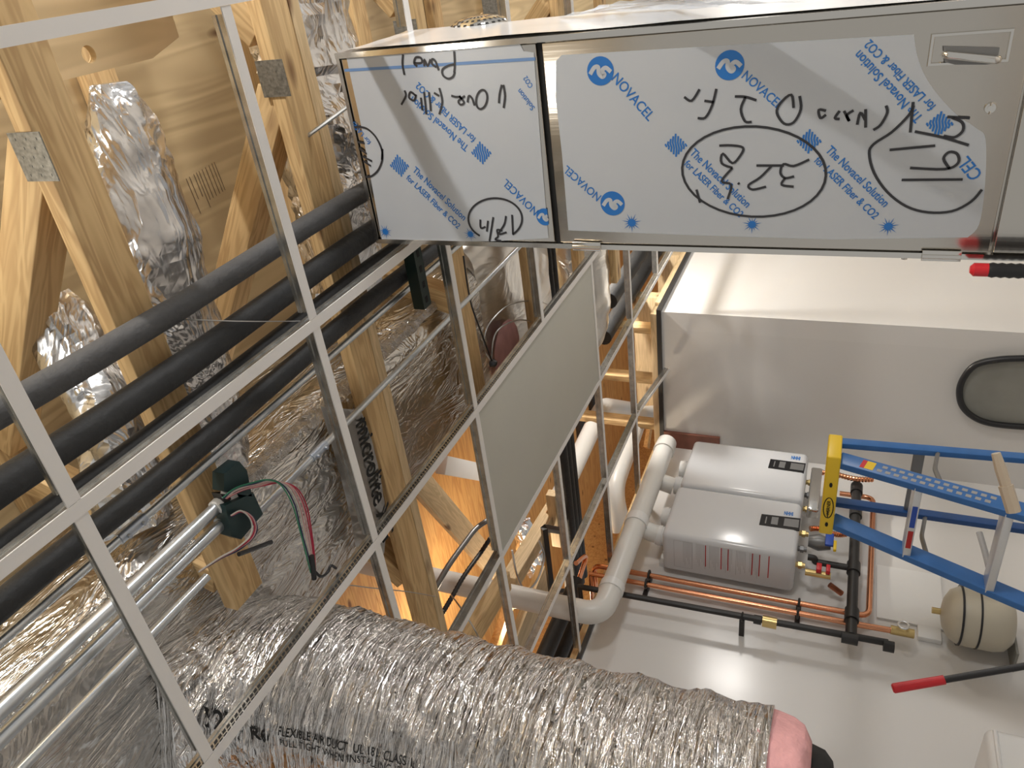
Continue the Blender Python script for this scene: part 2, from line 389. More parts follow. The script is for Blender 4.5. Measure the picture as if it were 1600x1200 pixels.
truss(1, TX[1], -0.6, 2.35, 'doubled floor truss just in front of the stainless cabinet', [((0.24, 1.20), (1.02, 1.73)), ((0.12, 1.20), (-0.45, 1.73)), ((1.75, 1.20), (1.2, 1.73))], True)
truss(2, TX[2], -0.6, 1.78, 'floor truss above the left edge of the grey ceiling tile', [((0.24, 1.20), (0.82, 1.73)), ((0.14, 1.20), (-0.45, 1.73)), ((1.05, 1.2), (0.9, 1.73))])
truss(3, TX[3], -0.6, 1.78, 'floor truss behind the stainless cabinet top, beyond the perforated dome', [((0.25, 1.20), (0.8, 1.73)), ((0.1, 1.20), (-0.4, 1.73))])
truss(4, TX[4], -0.6, 1.6, 'floor truss over the bend of the far silver duct', [((0.25, 1.20), (0.8, 1.73)), ((0.1, 1.20), (-0.4, 1.73))])
truss(5, TX[5], -0.6, 1.78, 'floor truss over the dark pipes near the end wall', [((1.4, 1.20), (0.8, 1.73)), ((0.1, 1.20), (-0.4, 1.73))])
# flat plywood blocking with a drilled hole
bm = bmesh.new(); n = 32
hc = H(141, 90, 'z', 1.40)
def board_with_hole(bm, z, xa, xb, ya, yb, cx, cy, r, th):
    outer = []; inner = []
    for i in range(n):
        a = 2 * math.pi * i / n + 0.02; c, s = math.cos(a), math.sin(a)
        tx = ((xb - cx) / c) if c > 1e-9 else ((xa - cx) / c if c < -1e-9 else 1e9)
        ty = ((yb - cy) / s) if s > 1e-9 else ((ya - cy) / s if s < -1e-9 else 1e9)
        t = min(tx, ty); outer.append((cx + c * t, cy + s * t)); inner.append((cx + c * r, cy + s * r))
    V = []
    for zz in (z, z + th):
        vo = [bm.verts.new((p[0], p[1], zz)) for p in outer]; vi = [bm.verts.new((p[0], p[1], zz)) for p in inner]
        for i in range(n): bm.faces.new((vo[i], vo[(i + 1) % n], vi[(i + 1) % n], vi[i]))
        V.append((vo, vi))
    for i in range(n):
        for k in (0, 1): bm.faces.new((V[0][k][i], V[0][k][(i + 1) % n], V[1][k][(i + 1) % n], V[1][k][i]))
board_with_hole(bm, 1.40, 0.925, 1.435, -0.35, 0.138, hc.x, hc.y - 0.006, 0.0165, 0.018)
tag(obj('plywood_blocking', bm, M['ply_face'], smooth=False), 'pale plywood blocking board with a round drilled hole between two trusses', 'plywood')
# stamped marks on the plywood deck
bm = bmesh.new()
u0 = H(255, 300, 'z', DZ - 0.001); u1 = H(340, 250, 'z', DZ - 0.001); dv = (u1 - u0); nn = dv.normalized(); pp = Vector((nn.y, -nn.x, 0))
for i in range(17):
    t = i / 17 + random.uniform(-0.012, 0.012); L = random.choice((0.07, 0.09, 0.09, 0.11))
    if i in (5, 6): continue
    a = u0 + dv * t; ribbon(bm, [a, a + pp * -L], 0.0022, -ZU)
text_into(bm, 'APA RATED 23/32', H(262, 268, 'z', DZ - 0.001), H(225, 300, 'z', DZ - 0.001), -ZU)
tag(obj('stamp_print', bm, M['stamp'], smooth=False), 'faded black barcode stamp printed on the plywood deck between two trusses', 'stamp')

# ---------------------------------------------------------------- ceiling grid
GX = [0.54, 1.151, 1.762, 2.373, 2.984, 3.595]
GY = [0.035, 0.650, 1.263, 1.874, 2.485]
def tee(p0, p1, label, main=False, slots=0, drop=0.0, side=1):
    p0, p1 = Vector(p0), Vector(p1); d = (p1 - p0); L = d.length; d.normalize()
    s = Vector((-d.y, d.x, 0)).normalized(); upv = d.cross(s); upv = upv if upv.z > 0 else -upv
    t = thing('main_tee' if main else 'cross_tee', label, 'ceiling tee', (p0 + p1) / 2, 'long main tees of the ceiling grid' if main else 'short cross tees of the ceiling grid')
    mw = Matrix((d, s, upv)).transposed().to_4x4(); mw.translation = (p0 + p1) / 2
    dz = 0.0 if main else 0.0009
    bm = B((-L / 2, -0.012, -0.0004 + dz), (L / 2, 0.012, 0.0004 + dz)); bm.free(); bm = B((-L / 2, -0.0121, -0.0005 + dz), (L / 2, 0.0121, 0.0006 + dz))
    for sg in (-1, 1): box(bm, (-L / 2, sg * 0.0121, dz), (L / 2, sg * 0.0114, 0.0018 + dz))
    obj('flange', bm, M['tee'], t, mw=mw, smooth=False)
    e = 0.012 if not main else 0
    hgt = 0.038 if main else 0.034
    bm = B((-L / 2 + e, -0.0008, 0.0019), (L / 2 - e, 0.0008, hgt - 0.008)); box(bm, (-L / 2 + e, -0.0032, hgt - 0.008), (L / 2 - e, 0.0032, hgt))
    box(bm, (-L / 2 + e, -0.0028, 0.0055), (L / 2 - e, 0.0028, 0.0068))
    obj('web', bm, M['galv'], t, mw=mw, smooth=False)
    if slots:
        bm = bmesh.new(); k = int(L / slots)
        for i in range(k):
            x = -L / 2 + (i + 0.5) * slots
            for zc in (0.011, 0.020):
                off = 0 if zc < 0.015 else slots / 2
                for sg in (-1, 1):
                    bm2 = bm; v = [bm2.verts.new((x + off + q[0] * slots * 0.36 + q[1] * 0.002, sg * 0.0009 if abs(sg) else 0, zc + q[1] * 0.0034)) for q in ((-1, -1), (1, -1), (1, 1), (-1, 1))]
                    bm2.faces.new(v)
        obj('slot_row', bm, M['slot'], t, mw=mw, smooth=False)
    if main and not slots:
        bm = bmesh.new(); k = int(L / 0.0508)
        for i in range(k):
            x = -L / 2 + (i + 0.5) * 0.0508
            box(bm, (x - 0.0012, -0.0022, 0.007), (x + 0.0012, 0.0022, 0.016))
        obj('web_notches', bm, M['steel_bright'], t, mw=mw, smooth=False)
    return t
Z1 = 1.0
tee((-0.3, GY[0], Z1), (3.9, GY[0], Z1), 'long white main tee passing above the top left corner of the picture', True)
tee((-0.3, GY[1], Z1), (4.15, GY[1], Z1), 'long white main tee running to the stainless cabinet, black pipes on both sides', True)
tee((-0.3, GY[2], Z1), (3.9, GY[2], Z1), 'long main tee with black slotted web along the near edge of the grey tile', True, slots=0.012)
tee((0.3, GY[3], Z1), (6.6, GY[3], Z1), 'long main tee along the far edge of the grey ceiling tile', True)
tee((1.2, GY[4], Z1), (3.66, GY[4], Z1), 'main tee nearest the water heater wall', True)
sg = H(1056, 565, 'x', 4.14)
tee((3.67, GY[4], Z1), (4.14, GY[4] - 0.02, 0.925), 'loose sagging end of tee pointing at the end wall', True)
cr = [
 (0, 0, 'cross tee coming down from the left picture edge toward the nearest grid crossing'),
 (0, 1, 'cross tee between the two nearest grid crossings at lower left, conduits above it'),
 (0, 2, 'cross tee at the bottom left corner beside the flex duct'),
 (1, 0, 'cross tee rising from the second crossing past the plywood with the drilled hole'),
 (1, 1, 'cross tee over the flat foil duct beside the hanging wires'),
 (1, 2, 'cross tee disappearing behind the hanging flex duct, orange wood behind'),
 (2, 1, 'cross tee between the stainless cabinet and the near corner of the grey tile'),
 (2, 2, 'cross tee on the near short side of the grey ceiling tile'),
 (2, 3, 'cross tee reaching from the low tip of the grey tile to the flex duct'),
 (3, 1, 'cross tee meeting the middle of the grey tile, pink insulation behind it'),
 (3, 3, 'cross tee beside the bundle of black pipes under the grey tile'),
 (3, 4, 'cross tee crossing the white vent pipe near the heater wall'),
 (4, 2, 'cross tee on the far short side of the grey ceiling tile'),
 (4, 3, 'cross tee just right of the grey tile, crossing the white vent elbow'),
 (4, 4, 'cross tee above the water heater vents, nearest the wall'),
 (5, 2, 'thin cross tee in front of the far dark pipes by the silver duct'),
 (5, 3, 'thin cross tee in front of the orange lit wall opening'),
 (5, 4, 'thin cross tee above the far water heater'),
]
for i, j, lab in cr:
    x = GX[i]; y0 = GY[j] + 0.0125; y1 = (GY[j + 1] if j < 4 else HW - 0.02) - 0.0125
    tee((x, y0, Z1), (x, y1, Z1), lab)
tee((1.762, 0.0475, Z1), (1.762, 0.174, Z1), 'short cross tee butting the stainless cabinet side, leftmost of those above it')
tee((2.373, 0.0475, Z1), (2.373, 0.6375, Z1), 'cross tee showing above the stainless cabinet beside the perforated dome')
tee((2.984, 0.0475, Z1), (2.984, 0.6375, Z1), 'cross tee showing above the stainless cabinet beside the clear plastic cover')
tee((4.206, 1.2755, Z1), (4.206, 1.8615, Z1), 'farthest cross tee, a short stub showing under the cabinet')
# the one tile in the grid
t = thing('ceiling_tile', 'grey two by four ceiling tile, the only one laid in the grid', 'ceiling tile', (2.373, 1.57, 1.002))
obj('panel', B((GX[2] + 0.003, GY[2] + 0.003, 1.0022), (GX[4] - 0.003, GY[3] - 0.003, 1.018), 0.001), M['tile'], t)
# hanger wires with a twisted loop
def wire(name, pts, r, label, m='wire', k=6):
    return tag(obj(name, T(smooth_path(pts, k), r, 6), M[m]), label, 'wire')
lp = [Vector((1.151 + 0.02 * math.cos(a), 0.650 + 0.004, 1.03 + 0.012 * math.sin(a))) for a in [i * 0.7 for i in range(20)]]
wire('hanger_wire', lp + [Vector((1.05, 0.6, 1.08)), Vector((0.95, 0.55, 1.14))], 0.0012, 'thin hanger wire looped round the second grid crossing')
wire('hanger_wire', [H(520, 960, 'z', 1.05), H(528, 925, 'z', 1.06), H(545, 915, 'z', 1.08), H(575, 918, 'z', 1.08), H(640, 925, 'z', 1.08), H(680, 932, 'z', 1.12)], 0.0016, 'loose wire crossing in front of the wood above the flex duct')
wire('hanger_wire', [H(705, 930, 'z', 1.2), H(720, 950, 'z', 1.1), H(745, 990, 'z', 1.03), H(770, 1050, 'z', 0.9)], 0.003, 'bright twisted wire end resting against the top of the flex duct')

# ---------------------------------------------------------------- insulated pipes and conduits (run along X)
PZ = 1.115
def pipeA(ratio, z, r, x0, x1, m, name, label, cat, group, parts=True):
    y = ratio * z
    if not parts: return tag(obj(name, T([(x0, y, z), (x1, y, z)], r, 20), M[m]), label, cat, group)
    return tag(obj(name, T([(x0 + (x1 - x0) * i / 24, y + 0.004 * math.sin(i * 1.3), z + 0.0015 * math.sin(i * 2.1)) for i in range(25)], r, 20), M[m]), label, cat, group)
g = 'insulated pipes above the grid'
pipeA(0.460, PZ, 0.0235, -0.3, 4.6, 'rubber_grey', 'insulated_pipe', 'grey foam insulated pipe, topmost of the four parallel ones', 'pipe', g)
pipeA(0.552, PZ, 0.0270, -0.3, 4.6, 'rubber', 'insulated_pipe', 'black foam insulated pipe just below the grey one', 'pipe', g)
pipeA(0.622, PZ, 0.0190, -0.3, 4.6, 'rubber', 'insulated_pipe', 'thinner black insulated pipe just above the long white tee', 'pipe', g)
pipeA(0.696, PZ, 0.0225, -0.3, 4.6, 'rubber', 'insulated_pipe', 'black insulated pipe just below the long white tee', 'pipe', g)
def conduit(ratio, z, r, x0, x1, label, coup=()):
    y = ratio * z
    t = thing('conduit', label, 'conduit', (x0, y, z), 'metal conduits above the grid')
    obj('tube', T([(x0, y, z), (x1, y, z)], r, 16), M['emt'], t)
    for c in coup:
        bm = T([(c - 0.03, y, z), (c + 0.03, y, z)], r * 1.28, 16)
        for s_ in (-0.017, 0.017): tube(bm, [(c + s_, y, z - r), (c + s_, y, z - r * 1.9)], 0.004, 8)
        obj('coupling', bm, M['coupling'], t)
    return t
CZ = 1.118
conduit(0.738, CZ, 0.0088, -0.3, 4.0, 'thin steel conduit nearest the black pipes, with a coupling at lower left', (H(205, 825, 'z', CZ).x,))
conduit(0.826, CZ, 0.0125, -0.3, H(335, 793, 'z', CZ).x, 'steel conduit ending at the upper connector of the junction box')
conduit(0.862, CZ, 0.0125, -0.3, H(349, 814, 'z', CZ).x, 'steel conduit ending at the lower connector of the junction box')
conduit(0.928, CZ, 0.0088, -0.3, H(322, 897, 'z', CZ).x, 'lowest steel conduit, crossing smooth foil at lower left')
conduit(0.907, CZ, 0.0088, H(405, 800, 'z', CZ).x, 4.0, 'thin steel conduit leaving the junction box toward the cabinet', (H(498, 708, 'z', CZ).x,))

# slotted strut under the pipes
a = H(637, 400, 'z', 1.085)
t = thing('strut_channel', 'dark green slotted strut channel crossing under the black pipes beside the cabinet', 'strut', (a.x, 0.7, 1.07))
ye = H(637, 495, 'z', 1.08).y
xs = a.x
bm = B((xs - 0.0205, 0.63, 1.052), (xs + 0.0205, ye, 1.055)); box(bm, (xs - 0.0205, 0.63, 1.0551), (xs - 0.0175, ye, 1.086)); box(bm, (xs + 0.0175, 0.63, 1.0551), (xs + 0.0205, ye, 1.086))
obj('channel', bm, M['strut'], t, smooth=False)
bm = bmesh.new()
for i in range(5):
    y = ye - 0.02 - i * 0.045; box(bm, (xs - 0.006, y - 0.012, 1.0512), (xs + 0.006, y + 0.006, 1.0519))
obj('slot_row', bm, M['seam'], t, smooth=False)

# ---------------------------------------------------------------- foil wrapped ducts
def rrect_duct(name, x0, x1, y0, y1, z0, z1, rad, m, parent, nx=60, amp=0.006, seed=0):
    prof = []
    for cx, cz, a0 in ((y0 + rad, z0 + rad, 180), (y1 - rad, z0 + rad, 270), (y1 - rad, z1 - rad, 0), (y0 + rad, z1 - rad, 90)):
        for i in range(7):
            a = math.radians(a0 + 90 * i / 6); prof.append((cx + rad * math.cos(a), cz + rad * math.sin(a)))
    # extra points on the flats
    full = []
    for i in range(len(prof)):
        a = prof[i]; b = prof[(i + 1) % len(prof)]; L = math.hypot(b[0] - a[0], b[1] - a[1]); k = max(1, int(L / 0.03))
        for j in range(k): full.append((a[0] + (b[0] - a[0]) * j / k, a[1] + (b[1] - a[1]) * j / k))
    bm = bmesh.new(); rings = []; cy, cz = (y0 + y1) / 2, (z0 + z1) / 2
    for i in range(nx + 1):
        x = x0 + (x1 - x0) * i / nx; r = []
        for (y, z) in full:
            nz = noise.noise(Vector((x * 4 + seed, y * 9, z * 9))) * amp + noise.noise(Vector((x * 16 + seed, y * 14, z * 14))) * amp * 0.5
            d = Vector((0, y - cy, z - cz)).normalized(); r.append(bm.verts.new(Vector((x, y, z)) + d * nz))
        rings.append(r)
    n_ = len(full)
    for i in range(nx):
        for k in range(n_): bm.faces.new((rings[i][k], rings[i][(k + 1) % n_], rings[i + 1][(k + 1) % n_], rings[i + 1][k]))
    bm.faces.new(rings[0][::-1]); bm.faces.new(rings[-1])
    return obj(name, bm, m, parent, ang=60)
Y0D, Y1D, Z0D, Z1D = 1.03, 1.60, 1.245, 1.62
t = thing('trunk_duct', 'large foil wrapped trunk duct running above the conduits, printed with its wrap name', 'duct', (0.9, 1.28, Z0D))
rrect_duct('foil_wrap', -0.6, 2.36, Y0D, Y1D, Z0D, Z1D, 0.09, M['foil_duct'], t, 110, 0.007)
bm = bmesh.new(); rr = []
for i in range(131):
    x = -0.55 + 2.8 * i / 130
    c = Vector((x, Y0D + 0.026, Z0D + 0.026)); w_ = 0.022 + 0.006 * noise.noise(Vector((x * 14, 0, 3)))
    dd = Vector((0, 0.7, -0.7)); out = Vector((0, -0.7, -0.7))
    rr.append([bm.verts.new(c + dd * w_ * q + out * (0.012 * (1 - abs(q)) + 0.009 + 0.006 * noise.noise(Vector((x * 40, q * 9, 1))))) for q in (-1, -0.5, 0, 0.5, 1)])
for i in range(130):
    for k in range(4): bm.faces.new((rr[i][k], rr[i][k + 1], rr[i + 1][k + 1], rr[i + 1][k]))
obj('foil_tape', bm, M['foil_tape'], t)
Lf = [(543, 640), (556, 690), (572, 750), (586, 810), (594, 862)]; Rt = [(566, 640), (585, 690), (598, 750), (607, 810), (601, 866)]
def along(Q, t_):
    f_ = t_ * (len(Q) - 1); k_ = min(int(f_), len(Q) - 2); f_ -= k_
    return (Q[k_][0] * (1 - f_) + Q[k_ + 1][0] * f_, Q[k_][1] * (1 - f_) + Q[k_ + 1][1] * f_)
bm = bmesh.new(); gr = []
for i in range(31):
    row = []; a_, b_ = along(Lf, i / 30), along(Rt, i / 30)
    for j in range(11):
        v_ = j / 10; zz = 1.150 + 0.085 * (1 - v_) ** 5 + (0.03 if j == 10 else 0)
        q_ = H(a_[0] * (1 - v_) + b_[0] * v_, a_[1] * (1 - v_) + b_[1] * v_, 'z', 1.150); q_.z = zz + 0.0015 * noise.noise(q_ * 40)
        row.append(bm.verts.new(q_))
    gr.append(row)
for i in range(30):
    for j in range(10): bm.faces.new((gr[i][j], gr[i + 1][j], gr[i + 1][j + 1], gr[i][j + 1]))
bmesh.ops.solidify(bm, geom=bm.faces[:], thickness=0.002)
obj('wrap_flap', bm, M['foil_soft'], t, ang=60)
bm = bmesh.new()
text_into(bm, 'microlite XG', H(556, 664, 'z', 1.1455), H(598, 850, 'z', 1.1455), -ZU, hscale=1.25, bold=0.015)
obj('printed_text', bm, M['seam'], t, smooth=False)
# opened end of the second duct with pink insulation
t = thing('branch_duct', 'wide foil duct behind the grey tile with torn pink insulation at its edge', 'duct', (2.6, 1.2, 1.27))
rrect_duct('foil_wrap', 2.362, 3.1, 0.96, 1.60, 1.25, 1.6, 0.09, M['foil_soft'], t, 40, 0.008, 4)
bm = bmesh.new(); c = H(793, 548, 'z', 1.225)
rrg = []
for ir in range(5):
    rrg.append([bm.verts.new(c + Vector((0.13 * ir / 4 * math.cos(q * math.pi / 8), 0.13 * ir / 4 * math.sin(q * math.pi / 8), 0.014 * (1 - ((ir / 4) ** 2)) * -1 + 0.02 * noise.noise(Vector((q, ir, 2))))))for q in range(16)])
for ir in range(4):
    for q in range(16):
        try: bm.faces.new((rrg[ir][q], rrg[ir][(q + 1) % 16], rrg[ir + 1][(q + 1) % 16], rrg[ir + 1][q]))
        except ValueError: pass
bmesh.ops.remove_doubles(bm, verts=bm.verts, dist=0.0005)
obj('insulation', bm, M['pink_dull'], t)
wp = [H(p[0], p[1], 'z', 1.18) for p in ((768, 565), (757, 545), (760, 515), (778, 490), (800, 475), (835, 470), (860, 480), (850, 505), (810, 500), (775, 520), (768, 566))]
wire('cable_loop', wp, 0.003, 'loop of thin grey cable hanging over the pink insulation')
wp = [H(p[0], p[1], 'z', 1.12) for p in ((724, 400), (735, 470), (752, 520), (768, 563), (772, 572))]
wire('cable', wp, 0.003, 'dark cable hanging beside the third truss chord', 'black')
bm = bmesh.new(); bmesh.ops.create_icosphere(bm, subdivisions=2, radius=0.016); bmesh.ops.translate(bm, verts=bm.verts, vec=H(770, 568, 'z', 1.12))
for v in bm.verts: v.co += v.normal * 0.005 * noise.noise(v.co * 90)
tag(obj('tape_knot', bm, M['black']), 'black taped knot at the end of the grey cable loop', 'tape')

def crumpled(name, pts, rads, m, label, flat=0.6, amp=0.03, seg=28, k=10, seed=0, parent=None):
    P = smooth_path(pts, k); n_ = len(P); R = []
    for i in range(n_):
        t_ = i / (n_ - 1) * (len(rads) - 1); a_ = int(min(t_, len(rads) - 2)); R.append(rads[a_] + (rads[a_ + 1] - rads[a_]) * (t_ - a_))
    def rf(t_, a_, r_, p):
        return r_ * (1 + 0.0) + amp * noise.noise(p * 9 + Vector((math.cos(a_) * 1.3, math.sin(a_) * 1.3, seed))) + amp * 0.5 * noise.noise(p * 26 + Vector((math.cos(a_) * 3, math.sin(a_) * 3, seed)))
    bm = tube(bmesh.new(), P, R, seg, rfun=rf)
    c = sum((p.z for p in P)) / n_
    for v in bm.verts: v.co.z = c + (v.co.z - c) * flat
    o = obj(name, bm, m, parent, ang=25)
    return tag(o, label, 'duct') if label else o
crumpled('foil_flex_duct', [(1.115, 0.15, 1.30), (1.11, 0.22, 1.30), (1.10, 0.35, 1.30), (1.09, 0.55, 1.30), (1.05, 0.75, 1.30), (1.04, 0.98, 1.31)], [0.03, 0.068, 0.088, 0.092, 0.10, 0.09], M['foil_crumple'],
         'crumpled silver flex duct lying between two trusses under the drilled board', 0.8, 0.022)
crumpled('foil_flex_duct', [(1.95, -0.2, 1.42), (1.92, 0.1, 1.42), (1.90, 0.35, 1.42), (1.86, 0.62, 1.42), (1.82, 0.9, 1.42)], [0.13, 0.14, 0.14, 0.13, 0.11], M['foil_crumple'],
         'crumpled silver flex duct left of the stainless cabinet top', 0.9, 0.045, seed=5)
crumpled('foil_flex_duct', [(0.93, 0.52, 1.48), (0.92, 0.7, 1.42), (0.86, 0.9, 1.36), (0.84, 1.0, 1.34)], [0.05, 0.07, 0.08, 0.07], M['foil_crumple'],
         'narrow crumpled foil strip left of the nearest truss chord', 0.9, 0.03, seed=9)
e = crumpled('elbow_duct', [(3.75, 0.5, 1.40), (3.8, 1.1, 1.40), (3.85, 1.6, 1.38), (3.75, 1.95, 1.36), (3.55, 2.05, 1.36)], [0.19, 0.19, 0.19, 0.17, 0.12], M['foil_soft'],
         'round silver duct bend beyond the far end of the grey tile', 1.0, 0.015, seed=3)

# hanging 12 inch flex duct
t = thing('hanging_flex_duct', 'large twelve inch foil flex duct hanging down through the grid with a raw pink end', 'duct', (0.87, 1.50, -0.05))
P = smooth_path([(0.872, 1.497, 0.035), (0.87, 1.50, 0.3), (0.868, 1.502, 0.6), (0.868, 1.502, 0.9), (0.866, 1.500, 1.12), (0.82, 1.47, 1.24), (0.74, 1.43, 1.32), (0.64, 1.39, 1.36)], 28)
def rf(t_, a_, r_, p):
    s_ = p.z * 46
    return r_ + 0.0035 * math.sin(s_ + 1.2 * noise.noise(Vector((math.cos(a_) * 2, math.sin(a_) * 2, p.z * 5)))) + 0.006 * noise.noise(Vector((math.cos(a_) * 5, math.sin(a_) * 5, p.z * 34))) + 0.005 * noise.noise(Vector((math.cos(a_) * 14, math.sin(a_) * 14, p.z * 60)))
jacket = obj('foil_jacket', tube(bmesh.new(), P, 0.207, 96, rfun=rf), M['foil_flex'], t, ang=70)
def rf2(t_, a_, r_, p): return r_ + 0.008 * noise.noise(Vector((math.cos(a_) * 2.2, math.sin(a_) * 2.2, p.z * 22)))
bm = tube(bmesh.new(), [(0.872, 1.497, z) for z in (0.06, 0.03, 0.0, -0.02, -0.035)], [0.2, 0.203, 0.2, 0.19, 0.165], 48, rfun=rf2)
obj('insulation', bm, M['pink'], t, ang=70)
bm = tube(bmesh.new(), [(0.872, 1.497, z) for z in (0.02, -0.035, -0.06, -0.075)], [0.155, 0.155, 0.15, 0.14], 40, rfun=lambda t_, a_, r_, p: r_ + 0.012 * noise.noise(Vector((math.cos(a_) * 5, math.sin(a_) * 5, p.z * 30))))
obj('inner_core', bm, M['seam'], t, ang=70)
def on_duct(px, py, lift=0.004):       # where the view through a spot of the photograph meets the duct jacket
    r = ray(px, py); cx, cy, R_ = 0.868, 1.500, 0.2135 + lift
    a_ = r.x ** 2 + r.y ** 2; b_ = -2 * (r.x * cx + r.y * cy); c_ = cx * cx + cy * cy - R_ * R_
    D = b_ * b_ - 4 * a_ * c_
    s_ = (-b_ - math.sqrt(max(D, 0))) / (2 * a_); return r * s_
from mathutils.bvhtree import BVHTree
joff = parent_world(jacket).translation.copy()
jbvh = BVHTree.FromPolygons([v.co.copy() for v in jacket.data.vertices], [tuple(q_.vertices) for q_ in jacket.data.polygons])
def wrap_text(bm, s, pa, pb, hs=1.0, bold=0.0, mi=0, RR=0.2225):
    A, B_ = on_duct(*pa), on_duct(*pb); tmp = bmesh.new()
    nr = Vector((A.x - 0.868, A.y - 1.5, 0)).normalized(); text_into(tmp, s, A, B_, nr, hscale=hs, bold=bold)
    for v in tmp.verts:
        d = Vector((v.co.x - 0.868, v.co.y - 1.5, 0)).normalized()
        if RR > 0.23: d = -v.co.normalized(); hit = jbvh.ray_cast(-joff, -d)[0]
        else: hit = jbvh.ray_cast(Vector((0.868, 1.5, v.co.z)) + d * 0.42 - joff, -d, 0.6)[0]
        if hit is not None: v.co = hit + joff + d * 0.0025
    me = bpy.data.meshes.new('t'); tmp.to_mesh(me); tmp.free(); bm.from_mesh(me); bpy.data.meshes.remove(me)
for tx_ in (('12"', (322, 1135), (364, 1147), 1.0, 0.02, 0, 0.238), ('R6', (386, 1160), (410, 1166), 1.1, 0.02),
            ('FLEXIBLE AIR DUCT  UL 181  CLASS 1', (432, 1150), (640, 1200), 1.3, 0.012), ('PULL TIGHT WHEN INSTALLING  R6.0', (434, 1167), (640, 1217), 1.2, 0.005)):
    bm = bmesh.new(); wrap_text(bm, *tx_); obj('printed_text', bm, M['seam'], t, smooth=False)

# ---------------------------------------------------------------- junction box with loose wires
bz = 1.09
t = thing('junction_box', 'open dark teal junction box with loose wires hanging out, at the ends of the conduits', 'electrical box', H(378, 785, 'z', bz))
def plate_px(bm, pts, z, th):
    lo = [bm.verts.new(H(p[0], p[1], 'z', z)) for p in pts]; hi = [bm.verts.new(v.co + Vector((0, 0, th))) for v in lo]
    n_ = len(lo); bm.faces.new(lo); bm.faces.new(hi[::-1])
    for i in range(n_): bm.faces.new((lo[i], lo[(i + 1) % n_], hi[(i + 1) % n_], hi[i]))
bm = bmesh.new(); plate_px(bm, [(374, 721), (350, 740), (350, 768), (394, 776), (386, 735)], bz, 0.03)
plate_px(bm, [(352, 790), (396, 770), (411, 803), (377, 843), (362, 838)], bz, 0.03)
obj('box_half', bm, M['teal'], t, smooth=False)
bm = bmesh.new(); plate_px(bm, [(345, 772), (392, 777), (396, 769), (352, 788)], bz + 0.012, 0.025)
obj('box_back', bm, M['iron'], t, smooth=False)
for (q, w_) in (((349, 792), 'upper'), ((356, 815), 'lower')):
    bm = bmesh.new(); c = H(q[0], q[1], 'z', CZ); y = 0.826 * CZ if w_ == 'upper' else 0.862 * CZ
    c.y = y
    tube(bm, [c - XU * 0.02, c + XU * 0.012], 0.0165, 12); tube(bm, [c + XU * 0.012, c + XU * 0.03], 0.019, 6); tube(bm, [c - XU * 0.012 - ZU * 0.01, c - XU * 0.012 - ZU * 0.026], 0.004, 8)
    obj('connector', bm, M['whiteplastic'] if w_ == 'upper' else M['coupling'], t)
def bundle(px, z0, z1, cols, r, spread, seed):
    for k, cname in enumerate(cols):
        rnd = random.Random(seed + k); n_ = len(px); pts = []
        for i, p in enumerate(px):
            f = math.sin(math.pi * min(1, max(0, i / (n_ - 1)))); off = spread * (k - len(cols) / 2) * (0.35 + f)
            pts.append(H(p[0] + off + rnd.uniform(-1, 1), p[1] + off * 0.2 + rnd.uniform(-1, 1), 'z', z0 + (z1 - z0) * i / (n_ - 1) + 0.002 * k))
        obj('wire', T(smooth_path(pts, 6), r, 6), M[cname], t)
bundle([(352, 778), (375, 765), (405, 757), (432, 752), (455, 762), (470, 790), (478, 825), (486, 865), (490, 895)], 1.08, 1.05, ['wgreen', 'wblue', 'wwhite', 'wpink', 'wpink', 'wred', 'wred'], 0.0017, 3.2, 1)
bundle([(362, 806), (378, 799), (393, 808), (399, 825), (392, 842), (372, 858), (345, 872), (312, 893)], 1.08, 1.06, ['wwhite', 'wred', 'wpink', 'wblue'], 0.0017, 1.6, 50)
obj('tape_wrap', T([H(p[0], p[1], 'z', 1.045) for p in ((487, 868), (489, 885), (491, 905))], 0.006, 8), M['black'], t)
obj('tape_wrap', T([H(p[0], p[1], 'z', 1.05) for p in ((373, 866), (395, 858), (424, 847))], 0.005, 8), M['black'], t)
obj('wire', T(smooth_path([H(p[0], p[1], 'z', 1.045) for p in ((492, 893), (502, 901), (512, 894), (517, 884), (525, 888))]), 0.0035, 8), M['black'], t)

# ---------------------------------------------------------------- stainless cabinet
CX = 1.5; CY0, CY1 = 0.178, 0.607; CB = 1.80
def F(px, py, lift=0.0): return H(px, py, 'x', CX - lift)
t = thing('stainless_cabinet', 'tall stainless steel cabinet hanging through the grid, fronts covered in protective film', 'cabinet', (1.7, 0.39, -0.9))
zb = -1.1
CT = 1.045
zs = -0.245     # seam under the door
zp = 0.578      # gap between door and upper panel
obj('body', B((CX + 0.012, CY0, zb), (CB, CY1, CT), 0.004), M['steel'], t)
bm = bmesh.new()
box(bm, (CX - 0.004, CY0 - 0.001, zb), (CX + 0.0115, CY0 + 0.010, CT + 0.001)); box(bm, (CX - 0.004, CY1 - 0.010, zb), (CX + 0.0115, CY1 + 0.001, CT + 0.001))
box(bm, (CX - 0.0039, CY0 + 0.0101, CT - 0.008), (CX + 0.0114, CY1 - 0.0101, CT))
obj('face_frame', bm, M['steel_bright'], t, smooth=False)
obj('upper_panel', B((CX, CY0 + 0.012, zp + 0.006), (CX + 0.011, CY1 - 0.012, CT - 0.010), 0.002), M['steel'], t)
obj('gap_strip', B((CX + 0.006, CY0 + 0.0105, zp - 0.006), (CX + 0.0112, CY1 - 0.0105, zp + 0.0055)), M['seam'], t, smooth=False)
door = obj('door', B((CX - 0.001, CY0 + 0.012, zs + 0.003), (CX + 0.011, CY1 - 0.012, zp - 0.007), 0.002), M['steel'], t)
obj('lower_panel', B((CX, CY0 + 0.012, zb + 0.01), (CX + 0.011, CY1 - 0.012, zs - 0.003), 0.002), M['steel'], t)
